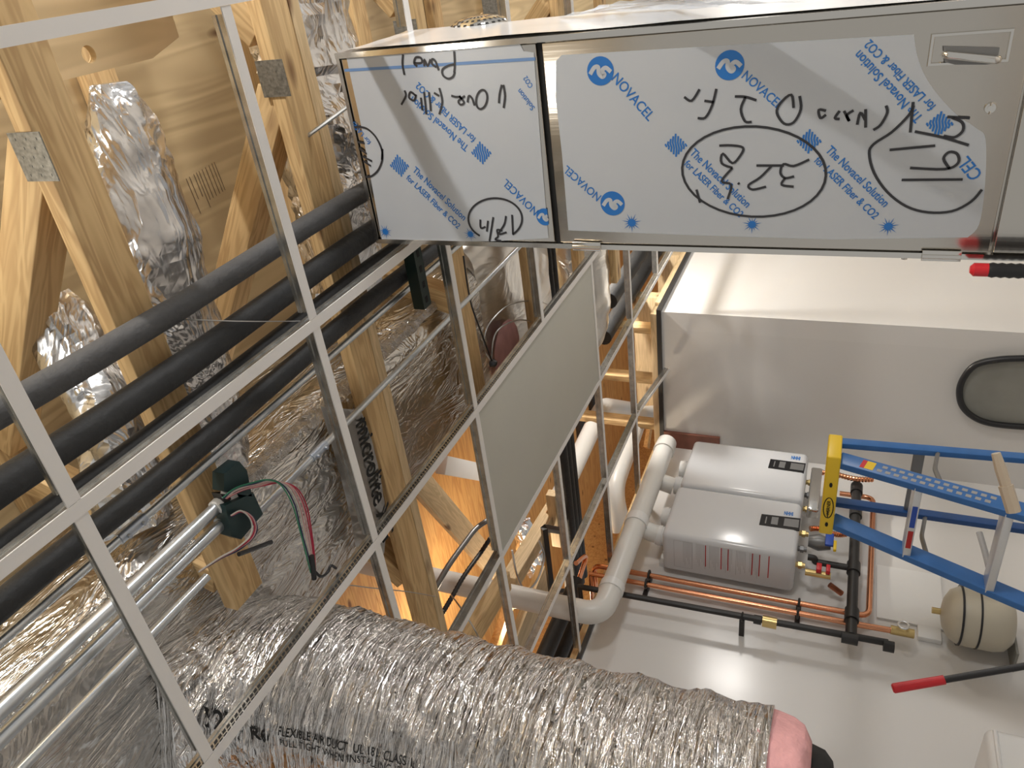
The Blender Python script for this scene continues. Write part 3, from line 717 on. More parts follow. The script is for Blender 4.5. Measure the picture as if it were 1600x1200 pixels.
for q in ((918, 387), (1470, 401)):
    c = F(*q); bm = B((CX - 0.0075, CY1 - 0.016, c.z - 0.032), (CX - 0.0042, CY1 + 0.004, c.z + 0.032), 0.001)
    tube(bm, [(CX - 0.008, CY1 - 0.005, c.z - 0.031), (CX - 0.008, CY1 - 0.005, c.z + 0.031)], 0.0042, 10)
    obj('hinge', bm, M['steel_bright'], t)
bm = bmesh.new(); gr = []
for i in range(25):
    row = []
    for j in range(7):
        p_ = Vector((CX + 0.018 + (CB - CX - 0.03) * j / 6, CY0 - 0.002, zb + (CT - 0.02 - zb) * i / 24)); p_.y -= 0.003 * (0.5 + noise.noise(p_ * 14)); row.append(bm.verts.new(p_))
    gr.append(row)
for i in range(24):
    for j in range(6): bm.faces.new((gr[i][j], gr[i + 1][j], gr[i + 1][j + 1], gr[i][j + 1]))
obj('added_side_film', bm, M['film_added'], t)  # white sheet added to give the side face its blown-out brightness
obj('threaded_rod', T([H(480, 213, 'z', 1.165), Vector((CX + 0.02, CY0 + 0.10, 1.03))], 0.005, 8), M['emt'], t)
# recessed pull and lock
ya, yb = F(1515, 48).y, F(1515, 100).y; za, zb_ = F(1452, 75).z, F(1580, 75).z
bm = bmesh.new(); c0 = Vector((CX - 0.002, (ya + yb) / 2, (za + zb_) / 2)); hy, hz_ = abs(yb - ya) / 2, abs(za - zb_) / 2
lv = [(1.0, 0.0), (0.97, 0.003), (0.86, 0.003), (0.80, -0.004), (0.72, -0.0095), (0.6, -0.0095)]
rings = []
for s_, d_ in lv:
    k_ = hz_ * (1 - s_) * 0.6
    rings.append([bm.verts.new((c0.x - d_, c0.y + sy * (hy - k_), c0.z + sz * (hz_ - k_))) for sy, sz in ((-1, -1), (1, -1), (1, 1), (-1, 1))])
for i in range(len(rings) - 1):
    for k in range(4): bm.faces.new((rings[i][k], rings[i][(k + 1) % 4], rings[i + 1][(k + 1) % 4], rings[i + 1][k]))
bm.faces.new(rings[-1])
obj('recessed_pull', bm, M['steel_bright'], door, smooth=True, ang=20)
bm = bmesh.new(); q4 = [F(*q_, 0.0055) for q_ in ((1474, 72), (1562, 74), (1558, 99), (1540, 101), (1492, 101), (1476, 97))]
bm.faces.new([bm.verts.new(q_) for q_ in q4]); obj('recess_shade', bm, M['greymetal'], door, smooth=False)  # flat dark patch standing in for the shade inside the pull
p_a, p_b = F(1478, 84), F(1558, 92)
obj('pull_lip', T(bend([p_a + XU * 0.002, p_a - XU * 0.010, p_b - XU * 0.010, p_b + XU * 0.002], 0.008), 0.0065, 12), M['steel_bright'], door)
c = F(1547, 168); bm = T([c + XU * 0.0, c - XU * 0.006], [0.010, 0.008], 16); tube(bm, [c - XU * 0.006, c - XU * 0.009], 0.005, 8); tube(bm, [c + Vector((-0.004, -0.009, 0)), c + Vector((-0.004, 0.009, 0))], 0.003, 6)
obj('lock', bm, M['steel_bright'], door)
c = F(1412, 418); obj('side_bolt', T([(CX + 0.02, CY1, c.z), (CX + 0.02, CY1 + 0.012, c.z)], 0.006, 6), M['steel_bright'], t)

def film(pts, lift=0.0022):
    bm = bmesh.new(); lo = [bm.verts.new(F(p[0], p[1], lift)) for p in pts]; bm.faces.new(lo)
    hi = [bm.verts.new(v.co + XU * 0.0006) for v in lo]; bm.faces.new(hi[::-1])
    for i in range(len(lo)): bm.faces.new((lo[i], lo[(i + 1) % len(lo)], hi[(i + 1) % len(lo)], hi[i]))
    return bm
def curve2(pts, k=5):
    P = smooth_path([(p[0], p[1], 0) for p in pts], k); return [(p.x, p.y) for p in P]
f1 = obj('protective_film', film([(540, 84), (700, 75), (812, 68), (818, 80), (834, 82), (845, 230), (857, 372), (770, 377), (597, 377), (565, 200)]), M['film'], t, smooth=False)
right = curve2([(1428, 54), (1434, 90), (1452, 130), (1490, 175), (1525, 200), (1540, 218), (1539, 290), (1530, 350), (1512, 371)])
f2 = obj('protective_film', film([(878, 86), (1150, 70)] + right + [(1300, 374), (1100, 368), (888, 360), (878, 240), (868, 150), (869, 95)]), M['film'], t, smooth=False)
NX = -XU
LI = 0.0027
def lettering(bm, s, a, b, hs=1.0, bold=0.0, mi=0): text_into(bm, s, F(a[0], a[1], LI), F(b[0], b[1], LI), NX, mi, bold, hs)
def disc(bm, c, r, n_=28, lift=LI, mi=0):
    c = F(c[0], c[1], lift); bm.faces.new([bm.verts.new(c + YU * r * math.cos(i * 2 * math.pi / n_) + ZU * r * math.sin(i * 2 * math.pi / n_)) for i in range(n_)]).material_index = mi
def logo(bm, c, rpx, clip=None):
    C_ = F(c[0], c[1], LI); r = (F(c[0] + rpx, c[1], LI) - C_).length
    if clip is None: disc(bm, c, r)
    else:
        pts = [C_ + YU * r * math.cos(i * 2 * math.pi / 32) + ZU * r * math.sin(i * 2 * math.pi / 32) for i in range(32)]
        pts = [p for p in pts if p.z > clip]; bm.faces.new([bm.verts.new(p) for p in pts])
    # the swirl is left the colour of the film
    sw = smooth_path([C_ + NX * 0.0003 + (YU * a_ + ZU * b_) * r for a_, b_ in ((0.25, -0.75), (0.45, -0.35), (-0.25, 0.1), (-0.1, 0.35), (0.2, -0.1), (0.35, 0.1), (-0.35, 0.35), (-0.3, 0.75))] if False else
                     [C_ + NX * 0.0003 + (ZU * a_ + YU * b_) * r for a_, b_ in ((0.78, 0.18), (0.45, -0.25), (0.15, -0.28), (0.12, 0.15), (-0.12, 0.40), (-0.30, 0.25), (-0.12, 0.0), (-0.42, -0.2), (-0.78, 0.1))], 5)
    sw = [p for p in sw if clip is None or p.z > clip]
    ribbon(bm, sw, r * 0.30, NX, 1)
def burst(bm, c, rpx, n_=14):
    C_ = F(c[0], c[1], LI); r = (F(c[0] + rpx, c[1], LI) - C_).length
    for i in range(n_):
        a_ = i * 2 * math.pi / n_; d_ = YU * math.cos(a_) + ZU * math.sin(a_); s_ = YU * -math.sin(a_) + ZU * math.cos(a_); R_ = r * (1.0 if i % 2 == 0 else 0.75)
        bm.faces.new([bm.verts.new(q) for q in (C_ + d_ * R_, C_ + s_ * r * 0.09, C_ - s_ * r * 0.09)])
    disc(bm, c, r * 0.38, lift=LI + 0.0001)
def hatch(bm, c, hp):
    C_ = F(c[0], c[1], LI); r = (F(c[0] + hp, c[1], LI) - C_).length
    for i in range(-4, 5):
        f_ = i / 4.6; L_ = r * (1 - abs(f_)); a_ = C_ + YU * r * f_ * 0.0 + ZU * r * f_
        ribbon(bm, [a_ - YU * L_, a_ - YU * L_ * 0.3 + ZU * 0.0012, a_ + YU * L_ * 0.3 - ZU * 0.0012, a_ + YU * L_], r * 0.15, NX)
N1, N2 = 'The Novacel Solution', 'for LASER Fiber & CO2'
def film_print(par, texts, logos, bursts, hatches):
    for s, a, b, hs, bo in texts:
        bm = bmesh.new(); lettering(bm, s, a, b, hs, bo); obj('printed_text', bm, M['blueink'], par, smooth=False)
    for nm, fn, lst in (('printed_logo', logo, logos), ('printed_burst', burst, bursts), ('printed_diamond', hatch, hatches)):
        for l in lst:
            bm = bmesh.new(); fn(bm, *l); obj(nm, bm, [M['blueink'], M['film']], par, smooth=False)
film_print(f2, [('NOVACEL', (955, 124), (1013, 190), 1.15, 0.01), ('NOVACEL', (1158, 121), (1216, 172), 1.15, 0.01), ('NOVACEL', (940, 306), (886, 258), 1.15, 0.01),
  (N1, (1077, 240), (1166, 325), 1.25, 0.015), (N2, (1068, 257), (1155, 340), 1.25, 0.015), (N1, (1289, 236), (1381, 324), 1.25, 0.015), (N2, (1271, 252), (1365, 343), 1.25, 0.015),
  (N1, (1443, 183), (1344, 78), 1.25, 0.015), (N2, (1463, 165), (1360, 61), 1.25, 0.015), ('CEL', (1536, 272), (1512, 243), 1.15, 0.01)],
  [((938, 111), 21), ((1140, 102), 23), ((957, 318), 19)], [((987, 348), 16), ((1175, 351), 16), ((1388, 354), 18)], [((1056, 227), 18), ((1264, 221), 20), ((1468, 194), 22)])
film_print(f1, [(N1, (733, 229), (645, 150), 1.25, 0.015), (N2, (744, 216), (654, 128), 1.25, 0.015), (N1, (644, 267), (724, 345), 1.25, 0.015), (N2, (634, 279), (715, 358), 1.25, 0.015),
  ('NOVACEL', (842, 329), (791, 279), 1.15, 0.01), ('Solution', (836, 168), (813, 138), 1.1, 0.01), ('CO2', (833, 134), (823, 118), 1.3, 0.01), ('for LASER', (580, 222), (550, 186), 1.1, 0.01)],
  [((851, 339), 13, F(857, 339).z)], [(((602, 362)), 11), ((735, 366), 11)], [((624, 259), 15), ((752, 239), 16)])
bm = bmesh.new(); ribbon(bm, [F(538, 110, LI), F(690, 101, LI), F(836, 92, LI)], 0.006, NX)
obj('blue_line', bm, M['bluefaint'], f1, smooth=False)
def c7(L): return [(500 + x / 4, y / 4) for x, y in L]
def c2(L): return [(500 + x / 2.667, y / 2.667) for x, y in L]
def c3(L): return [(1000 + x / 2.667, y / 2.667) for x, y in L]
def ell(cx, cy, rx, ry, rot=0, a0=0, a1=360, n_=40):
    o = []
    for i in range(n_ + 1):
        a_ = math.radians(a0 + (a1 - a0) * i / n_); x, y = rx * math.cos(a_), ry * math.sin(a_); r_ = math.radians(rot)
        o.append((cx + x * math.cos(r_) - y * math.sin(r_), cy + x * math.sin(r_) + y * math.cos(r_)))
    return o
def pen(bm, strokes, wid, lift=0.0031):
    for s_ in strokes:
        P = [F(p[0], p[1], lift) for p in s_]; P = smooth_path(P, 4) if 2 < len(P) < 30 else P
        ribbon(bm, P, wid, NX)
def write(par, groups, wid, conv):
    for g_ in groups:
        bm = bmesh.new(); pen(bm, [conv(q) for q in g_], wid); obj('marker_writing', bm, M['marker'], par, smooth=False)
write(f1, [
 [[(838, 320), (842, 400), (838, 455)], [(842, 450), (830, 480), (800, 492), (768, 470), (765, 435), (800, 412), (838, 402)],
  [(742, 440), (722, 385), (700, 370), (700, 400), (728, 420)], [(690, 370), (672, 412), (652, 372), (652, 415)], [(590, 395), (635, 392), (630, 362), (598, 360), (588, 395), (608, 415)], [(518, 340), (515, 400), (527, 468)]],
 [[(1136, 530), (1122, 590), (1118, 645)], [(1145, 530), (1156, 600), (1147, 675)]],
 [ell(1010, 622, 34, 60, 10), [(965, 660), (950, 615), (930, 600), (922, 640)], [(905, 600), (865, 632), (880, 655), (900, 640), (870, 600)], [(820, 598), (850, 606), (880, 604)]],
 [[(745, 550), (764, 635), (745, 715)], [(712, 580), (745, 600)], [(680, 575), (688, 640), (692, 695)], [(650, 575), (658, 650), (664, 715)], [(630, 610), (640, 690)], [(600, 600), (566, 575), (556, 610), (588, 628), (600, 590)], [(528, 565), (536, 600), (508, 655)]],
 [[(215, 795), (262, 795), (305, 812), (352, 862), (385, 935), (388, 1000), (362, 1065), (318, 1103), (285, 1104)], [(390, 930), (386, 1000)], [(222, 885), (280, 897)], [(243, 925), (292, 962)], [(262, 975), (325, 1008)], [(270, 1005), (318, 1038)]]], 0.0046, c7)
write(f1, [[ell(730, 912, 112, 86, 0, 125, 410)], [[(800, 895), (804, 975)], [(778, 968), (745, 975), (768, 935), (775, 900)], [(760, 962), (738, 958), (742, 985), (730, 998), (755, 1004)], [(722, 905), (706, 1005)], [(700, 920), (695, 965)], [(690, 945), (670, 950), (668, 915)]]], 0.0046, c2)
write(f2, [[ell(475, 715, 300, 188, 3, 0, 360), [(235, 790), (250, 845)]],
 [[(705, 665), (640, 692), (598, 684), (585, 720), (605, 742), (642, 735)], [(605, 742), (590, 770), (640, 778)], [(600, 690), (540, 690), (485, 690)], [(548, 692), (500, 740), (452, 772), (470, 790), (525, 778)], [(408, 762), (414, 768)]],
 [[(330, 607), (380, 606), (428, 615), (420, 645), (385, 680), (345, 640), (340, 680), (385, 700)], [(385, 700), (340, 755), (380, 770), (365, 830)]],
 [[(1025, 440), (1030, 470), (1003, 520), (972, 542)], [(940, 455), (940, 532)], [(938, 500), (918, 470), (905, 520)], [(890, 460), (862, 480), (872, 505), (850, 462)], [(832, 462), (812, 492), (832, 496)], [(775, 462), (745, 458), (752, 492), (775, 478)]],
 [[(665, 400), (670, 455), (640, 510), (600, 515), (570, 470), (585, 430), (630, 395), (640, 450)]], [[(395, 402), (440, 404), (485, 418)], [(440, 404), (420, 455), (437, 505), (465, 508)]],
 [[(318, 370), (300, 440), (272, 490), (240, 492)], [(268, 420), (308, 426)], [(248, 372), (215, 420), (184, 404)]],
 [[(1140, 440), (1120, 480), (1050, 550), (975, 600), (955, 640), (975, 720), (1030, 800), (1110, 860), (1200, 885), (1300, 880), (1380, 840), (1425, 790)], [(1138, 425), (1126, 552)]],
 [[(1145, 548), (1260, 572), (1370, 605)], [(1280, 487), (1375, 492)], [(1300, 490), (1342, 510), (1345, 545), (1310, 572), (1265, 566)], [(1040, 625), (1230, 607)],
 [(1125, 700), (1270, 705), (1325, 680), (1322, 642), (1288, 634), (1265, 662), (1290, 703)], [(1090, 750), (1345, 748)]]], 0.0046, c3)
# perforated dome and clear cover fixed to the cabinet side
c = H(748, 38, 'y', CY0)
bm = bmesh.new(); R_ = 0.07; rows = []
for i in range(9):
    a_ = i / 8 * math.pi / 2; rows.append([bm.verts.new(c + Vector((math.cos(q * math.pi / 24) * R_ * math.cos(a_), -0.020 * math.sin(a_), math.sin(q * math.pi / 24) * R_ * math.cos(a_)))) for q in range(48)])
for i in range(8):
    for q in range(48):
        try: bm.faces.new((rows[i][q], rows[i][(q + 1) % 48], rows[i + 1][(q + 1) % 48], rows[i + 1][q])).material_index = 1 if (i % 2 and q % 2) else 0
        except ValueError: pass
bmesh.ops.remove_doubles(bm, verts=bm.verts, dist=0.0003)
obj('perforated_dome', bm, [M['steel_bright'], M['seam']], t, ang=60)
ca, cb, cc, cd_ = H(872, 26, 'y', CY0 - 0.006), H(1050, 12, 'y', CY0 - 0.006), H(1260, 2, 'y', CY0 - 0.05), H(985, 0, 'y', CY0 - 0.05)
bm = bmesh.new(); grid = []
for i in range(13):
    row = []
    for j in range(9):
        u_, v_ = i / 12, j / 8; p = (ca * (1 - u_) + cb * u_) * (1 - v_) + (cd_ * (1 - u_) + cc * u_) * v_
        row.append(bm.verts.new(p + Vector((0, 0.008 * noise.noise(p * 30), 0))))
    grid.append(row)
for i in range(12):
    for j in range(8): bm.faces.new((grid[i][j], grid[i + 1][j], grid[i + 1][j + 1], grid[i][j + 1]))
geo = bmesh.ops.solidify(bm, geom=bm.faces[:], thickness=0.0008)
obj('clear_cover', bm, M['clear'], t)

# ---------------------------------------------------------------- water heaters
HY = 2.81
def heater(xa, xb, z0, z1, label, dpx, logopx, with_label):
    t = thing('water_heater', label, 'water heater', ((xa + xb) / 2, 2.95, z0), 'wall hung tankless water heaters')
    obj('housing', B((xa, HY, z0), (xb, HW - 0.03, z1), 0.028), M['white'], t)
    obj('wall_bracket', B((xa + 0.05, HW - 0.0295, z0 + 0.04), (xb - 0.05, HW - 0.0005, z1 + 0.03)), M['alu'], t, smooth=False)
    pts = [H(p[0], p[1], 'y', HY - 0.0015) for p in dpx]
    bm = bmesh.new(); lo = [bm.verts.new(p) for p in pts]; hi = [bm.verts.new(p + YU * 0.006) for p in pts]
    bm.faces.new(lo); bm.faces.new(hi[::-1])
    for i in range(len(lo)): bm.faces.new((lo[i], lo[(i + 1) % len(lo)], hi[(i + 1) % len(lo)], hi[i]))
    pn = obj('control_panel', bm, M['display'], t, smooth=False)
    a_, b_ = pts[0], pts[1]
    def q(u, v):
        return (pts[0] * (1 - u) + pts[1] * u) * (1 - v) + (pts[3] * (1 - u) + pts[2] * u) * v - YU * 0.001
    bm = bmesh.new()
    for (u0_, u1_) in ((0.28, 0.45), (0.6, 0.97)):
        bm.faces.new([bm.verts.new(q(*k)) for k in ((u0_, 0.15), (u1_, 0.15), (u1_, 0.8), (u0_, 0.8))])
    bm.faces.new([bm.verts.new(q(*k)) for k in ((0.13, 0.2), (0.16, 0.2), (0.16, 0.8), (0.13, 0.8))])
    obj('display_window', bm, M['greymetal'], pn, smooth=False)
    bm = bmesh.new(); text_into(bm, 'NORITZ' if False else 'NHHI', H(logopx[0] - 7, logopx[1] + 4, 'y', HY - 0.0008), H(logopx[0] + 7, logopx[1] + 6, 'y', HY - 0.0008), -YU, hscale=2.2, bold=0.05)
    obj('blue_logo', bm, M['blueink'], t, smooth=False)
    if with_label:
        X_ = xa - 0.0008; bm = bmesh.new(); y0_, y1_ = HY + 0.03, HY + 0.215
        zz = [z1 - 0.10 - i * 0.0075 for i in range(56)]
        for i, z_ in enumerate(zz):
            if i % 9 in (0, 1): continue
            L_ = 0.10 + 0.08 * ((i * 37) % 7) / 7
            ribbon(bm, [(X_, y0_, z_), (X_, y0_ + L_, z_)], 0.0016, -XU, 1)
        for z_ in (0.50, 0.42, 0.385, 0.265, 0.23, 0.185):
            ribbon(bm, [(X_, y0_, z1 - 0.73 + z_), (X_, y0_ + 0.15, z1 - 0.73 + z_)], 0.005, -XU, 0)
        for a_, b_ in (((y0_, z1 - 0.065), (y1_, z1 - 0.065)), ((y1_, z1 - 0.065), (y1_, z1 - 0.16)), ((y1_, z1 - 0.16), (y0_, z1 - 0.16)), ((y0_, z1 - 0.16), (y0_, z1 - 0.065))):
            ribbon(bm, [(X_, *a_), (X_, *b_)], 0.0014, -XU, 1)
        obj('warning_label', bm, [M['redmark'], M['greymark']], t, smooth=False)
    xc = (xa + xb) / 2
    for dx in (-0.10, 0.06):
        bm = T([(xc + dx, 2.93, z1 - 0.002), (xc + dx, 2.93, z1 + 0.055)], 0.052, 24); tube(bm, [(xc + dx, 2.93, z1 + 0.02), (xc + dx, 2.93, z1 + 0.04)], 0.056, 24)
        obj('vent_collar', bm, M['whiteplastic'], t)
    for k, (dx, m_) in enumerate(((-0.14, 'brass'), (-0.02, 'greymetal'), (0.10, 'brass'))):
        bm = T([(xc + dx, 2.93, z0 + 0.001), (xc + dx, 2.93, z0 - 0.045)], 0.014, 12); tube(bm, [(xc + dx, 2.93, z0 - 0.012), (xc + dx, 2.93, z0 - 0.03)], 0.02, 6)
        obj('inlet_fitting', bm, M[m_], t)
    return t
heater(3.455, 3.90, 0.066, 0.729, 'white tankless water heater, the farther one nearer the room corner', [(1204, 717), (1259, 724), (1256, 739), (1200, 731)], (1243, 713), False)
heater(3.020, 3.442, 0.068, 0.738, 'white tankless water heater, the nearer one with red lined labels on its side', [(1190, 803), (1251, 810), (1249, 829), (1186, 820)], (1232, 800), True)
# valves and pipework beneath the heaters
def pipe(name, pts, r, m, label, cat='pipe', rad=0.05, seg=16, grp=None, parts=()):
    if not parts: return tag(obj(name, T(bend(pts, rad), r, seg), M[m]), label, cat, grp)
    t_ = thing(name, label, cat, pts[0], grp); obj('tube', T(bend(pts, rad), r, seg), M[m], t_)
    for nm, a_, b_, rr_, mm in parts: obj(nm, T([a_, b_], rr_, seg), M[mm], t_)
    return t_
py = 3.03
gx = 2.715; GY_ = 2.975; py = 3.045
tg = thing('gas_pipe', 'vertical black iron gas pipe left of the copper lines with capped drip end', 'pipe', (gx, py, -0.45))
obj('tube', T([(gx + 0.02, GY_, -0.36), (gx - 0.02, GY_, 1.10), (gx - 0.02, 3.45, 1.10)], 0.0165, 18), M['iron'], tg)
for nm, za1, zb1, rr_, mm in (('union', 0.185, 0.12, 0.028, 'brass'), ('tee_fitting', -0.235, -0.165, 0.027, 'iron'), ('cap', -0.385, -0.34, 0.026, 'iron'), ('coupling', 0.225, 0.19, 0.022, 'iron')):
    obj(nm, T([(gx, GY_, za1), (gx, GY_, zb1)], rr_, 12), M[mm], tg)
obj('gas_manifold', T([(gx + 0.016, GY_, -0.205), (3.86, GY_, -0.205)], 0.0255, 18), M['iron'], tg)
for x_ in (2.86, 3.18, 3.62, 3.83):
    obj('tee_fitting', T([(x_ - 0.035, GY_, -0.205), (x_ + 0.035, GY_, -0.205)], 0.033, 14), M['iron'], tg)
obj('gas_drop', T(bend([(3.18, GY_, -0.185), (3.18, GY_, -0.02), (3.18, 2.95, -0.02), (3.18, 2.95, 0.015)], 0.03), 0.017, 12), M['iron'], tg)
def clampset(x, z, y_, label, r_=0.02):
    t_ = thing('pipe_clamp', label, 'clamp', (x, HW, z), 'clamps holding the pipes on the wall')
    bm = bmesh.new(); box(bm, (x - 0.025, HW - 0.012, z - 0.015), (x + 0.12, HW - 0.0005, z + 0.015)); obj('base_plate', bm, M['iron'], t_, smooth=False)
    return t_
for (a_, lab) in (((1012, 905), 'dark clamp holding the two copper pipes, the upper one below the ceiling'), ((1247, 955), 'dark clamp holding the two copper pipes, the lower one beside the heater')):
    c = H(a_[0], a_[1], 'y', py); t_ = thing('pipe_clamp', lab, 'clamp', (c.x, HW, c.z), 'clamps holding the copper pipes')
    obj('base_plate', B((2.83, HW - 0.014, c.z - 0.012), (2.98, HW - 0.0005, c.z + 0.012)), M['iron'], t_, smooth=False)
    for x_ in (2.936, 2.872):
        obj('ring', T(ringpts((x_, py, c.z), 0.024, 0.024, XU, YU, 16), 0.006, 8), M['iron'], t_); obj('standoff', T([(x_, py + 0.02, c.z), (x_, HW - 0.01, c.z)], 0.005, 8), M['iron'], t_)
for (q, lab) in (((1158, 985), 'small clip holding the black gas pipe beside its brass union'),):
    c = H(q[0], q[1], 'y', py); bm = B((gx - 0.012, GY_ + 0.012, c.z - 0.012), (gx + 0.012, HW - 0.0005, c.z + 0.012)); tube(bm, ringpts((gx, GY_, c.z), 0.021, 0.021, XU, YU, 16), 0.004, 8)
    tag(obj('pipe_clip', bm, M['iron']), lab, 'clamp')
pipe('copper_pipe', [(2.932, 3.45, 1.10), (2.932, py, 1.10), (2.940, py, -0.16), (2.940, py, -0.285), (3.862, py, -0.300), (3.862, py, -0.12)], 0.0145, 'copper', 'copper pipe next to the near heater, turning along the wall below the gas manifold')
t_ = thing('copper_pipe', 'copper pipe between the other copper line and the gas pipe, ending in a hose valve', 'pipe', (2.825, py, -0.47))
obj('tube', T([(2.868, 3.45, 1.10), (2.868, py + 0.004, 1.10), (2.880, py + 0.004, -0.26), (2.885, py + 0.004, -0.43)], 0.0145, 16), M['copper'], t_)
obj('valve', T([(2.885, py, -0.38), (2.885, py, -0.48)], 0.022, 12), M['brass'], t_)
obj('valve_handle', T(ringpts((2.885, py - 0.045, -0.43), 0.022, 0.022, XU, ZU, 16), 0.005, 6), M['alu'], t_)
def wiggle(x, z0_, z1_, y_, label):
    pts = [(x, y_, z0_ + (z1_ - z0_) * i / 40) for i in range(41)]
    tag(obj('flex_connector', T([Vector(p) + XU * 0.012 * math.sin(i / 6) for i, p in enumerate(pts)], [0.013 + 0.004 * (i % 2) for i in range(41)], 12), M['copper']), label, 'pipe', 'corrugated copper connectors')
wiggle(3.86, 0.02, -0.285 + 0.0, 2.915, 'corrugated copper connector below the farther heater')
wiggle(3.36, 0.02, -0.16, 2.915, 'corrugated copper connector below the nearer heater')
t_ = thing('service_valve', 'grey service valve with blue and yellow handle under the nearer heater', 'valve', (3.2, 2.93, -0.1))
obj('valve_body', T([(3.27, 2.92, 0.02), (3.27, 2.92, -0.03), (3.27, 2.92, -0.09)], [0.03, 0.045, 0.03], 12), M['greymetal'], t_)
obj('handle', B((3.21, 2.87, -0.06), (3.30, 2.885, -0.10), 0.004), M['blueplastic'], t_)
obj('yellow_grip', B((3.18, 2.869, -0.10), (3.25, 2.886, -0.115), 0.003), M['yellow'], t_)
t_ = thing('red_valve', 'small red handled ball valve under the near corner of the nearer heater', 'valve', (3.08, 2.95, -0.07))
obj('valve_body', T([(3.07, 2.95, 0.02), (3.07, 2.95, -0.10)], 0.018, 12), M['brass'], t_)
obj('handle', B((3.05, 2.90, -0.03), (3.10, 2.925, -0.055), 0.004), M['red'], t_)
obj('handle', B((3.05, 2.90, -0.075), (3.10, 2.925, -0.095), 0.004), M['red'], t_)
tag(obj('isolation_manifold', B((3.46, 2.86, -0.015), (3.84, 2.93, 0.045), 0.01), M['steel_bright']), 'chrome box shaped fitting under the farther heater, beside the ladder cap', 'fitting')
pipe('copper_pipe', [(3.06, 3.0, -0.10), (3.06, py, -0.16)], 0.0145, 'copper_dark', 'short tarnished copper stub below the near heater corner', rad=0.01)
tag(obj('backing_board', B((2.99, HW - 0.012, -0.62), (3.36, HW - 0.0006, -0.325)), M['whiteplastic'], smooth=False), 'white rectangular board on the wall below the copper loop', 'board')
tag(obj('wall_outlet', B((2.90, HW - 0.03, -0.60), (2.98, HW - 0.0006, -0.50), 0.004), M['whiteplastic']), 'small grey outlet box beside the expansion tank', 'outlet')
# vents
def vent(name, pts, label, rad=0.10, joints=(), r=0.057):
    t_ = thing(name, label, 'vent pipe', pts[0], 'white vent pipes of the water heaters')
    obj('tube', T(bend(pts, rad, 8), r, 28), M['pvc'], t_)
    for a_, b_ in joints: obj('joint_ring', T([a_, b_], r + 0.006, 28), M['whiteplastic'], t_)
    return t_
vz = 0.90
v = vent('vent_pipe', [(3.80, 2.86, vz), (2.44, 2.86, vz), (2.445, 2.86, 2.40)], 'long white vent pipe below the ceiling that elbows up through the grid', 0.10,
   [((3.10, 2.86, vz), (3.16, 2.86, vz)), ((2.60, 2.86, vz), (2.645, 2.86, vz))])
obj('end_cap', T([(3.80, 2.86, vz), (3.90, 2.86, vz)], [0.065, 0.06], 28), M['pvc'], v)
for p0_, lab in ((3.56, 'far'), (3.13, 'near')):
    obj('branch', T([(p0_, 2.90, vz - 0.02), (p0_, 2.925, 0.79)], 0.05, 24), M['pvc'], v)
a1, a2, a3, a4 = H(1026, 646, 'z', 1.14), H(1000, 648, 'z', 1.2), H(958, 765, 'z', 1.2), H(972, 830, 'z', 1.12)
vent('vent_pipe', [a1, a2, a3, a4], 'white vent pipe bending down behind the end wall corner', 0.12, r=0.06)
b1, b2, b3 = H(990, 640, 'z', 1.5), H(942, 634, 'z', 1.5), H(868, 790, 'z', 1.5)
vent('vent_pipe', [b1, b2, b3], 'white vent pipe elbow showing between the grey tile and the end wall', 0.12, r=0.062)
c1, c2_, = H(690, 726, 'z', 2.2), H(770, 742, 'z', 2.2)
tag(beam('white_batten', c1, c1 + (c2_ - c1) * 1.5, 0.12, 0.07, M['whiteplastic']), 'white painted batten crossing the orange wood above the tile tip', 'lumber')

# ---------------------------------------------------------------- dark pipes and attic clutter beyond the tile
g = 'vertical black pipes beside the grey tile'
for k, (x_, lab) in enumerate(((3.24, 'black pipe of a bundle of three, the one nearest the grey tile'), (3.30, 'middle black pipe of the bundle beside the grey tile'), (3.36, 'black pipe of the bundle of three, farthest from the grey tile'))):
    tag(obj('black_pipe', T([(x_, 0.4, 1.34), (x_, 3.6, 1.34)], 0.03, 16), M['rubber']), lab, 'pipe', 'three black pipes side by side')
for k, (x_, y0_, y1_, lab) in enumerate(((4.62, 1.5, 3.5, 'black pipe crossing the attic behind the white vent elbow'), (4.95, 1.5, 3.5, 'farther black pipe crossing the attic beside the end wall'))):
    tag(obj('black_pipe', T([(x_, y0_, 1.729), (x_, y1_, 1.729)], 0.045, 16), M['rubber']), lab, 'pipe')
for k, (y_, lab) in enumerate(((3.22, 'black pipe above the heater wall, first beyond the wall trim'), (3.42, 'black pipe above the heater wall, second beyond the wall trim'), (3.62, 'black pipe above the heater wall, third beyond the wall trim'))):
    tag(obj('black_pipe', T([(1.4, y_, 1.22), (2.95, y_, 1.22)], 0.045, 16), M['rubber']), lab, 'pipe', 'black pipes above the heater wall')
for k, (y_, z_, lab) in enumerate(((1.95, 1.25, 'dark pipe running away under the cabinet, nearest the tee'), (2.2, 1.3, 'dark pipe running away under the cabinet, beyond the first'))):
    tag(obj('black_pipe', T([(4.0, y_, z_), (8.88, y_, z_)], 0.05, 16), M['rubber']), lab, 'pipe')
def PB(name, a_, b_, z_, w_, h_, m, label): return tag(beam(name, H(a_[0], a_[1], 'z', z_), H(b_[0], b_[1], 'z', z_), w_, h_, M[m]), label, 'lumber')
PB('brace_board', (640, 735), (775, 890), 1.9, 0.14, 0.04, 'lumber_pale', 'pale diagonal brace crossing the orange attic wood')
PB('pale_board', (795, 912), (880, 770), 1.55, 0.09, 0.09, 'lumber_pale', 'pale board slanting up beneath the tip of the grey tile')
PB('pale_post', (862, 770), (872, 850), 1.5, 0.06, 0.06, 'lumber_pale', 'short pale post beside the bright tee under the tile')
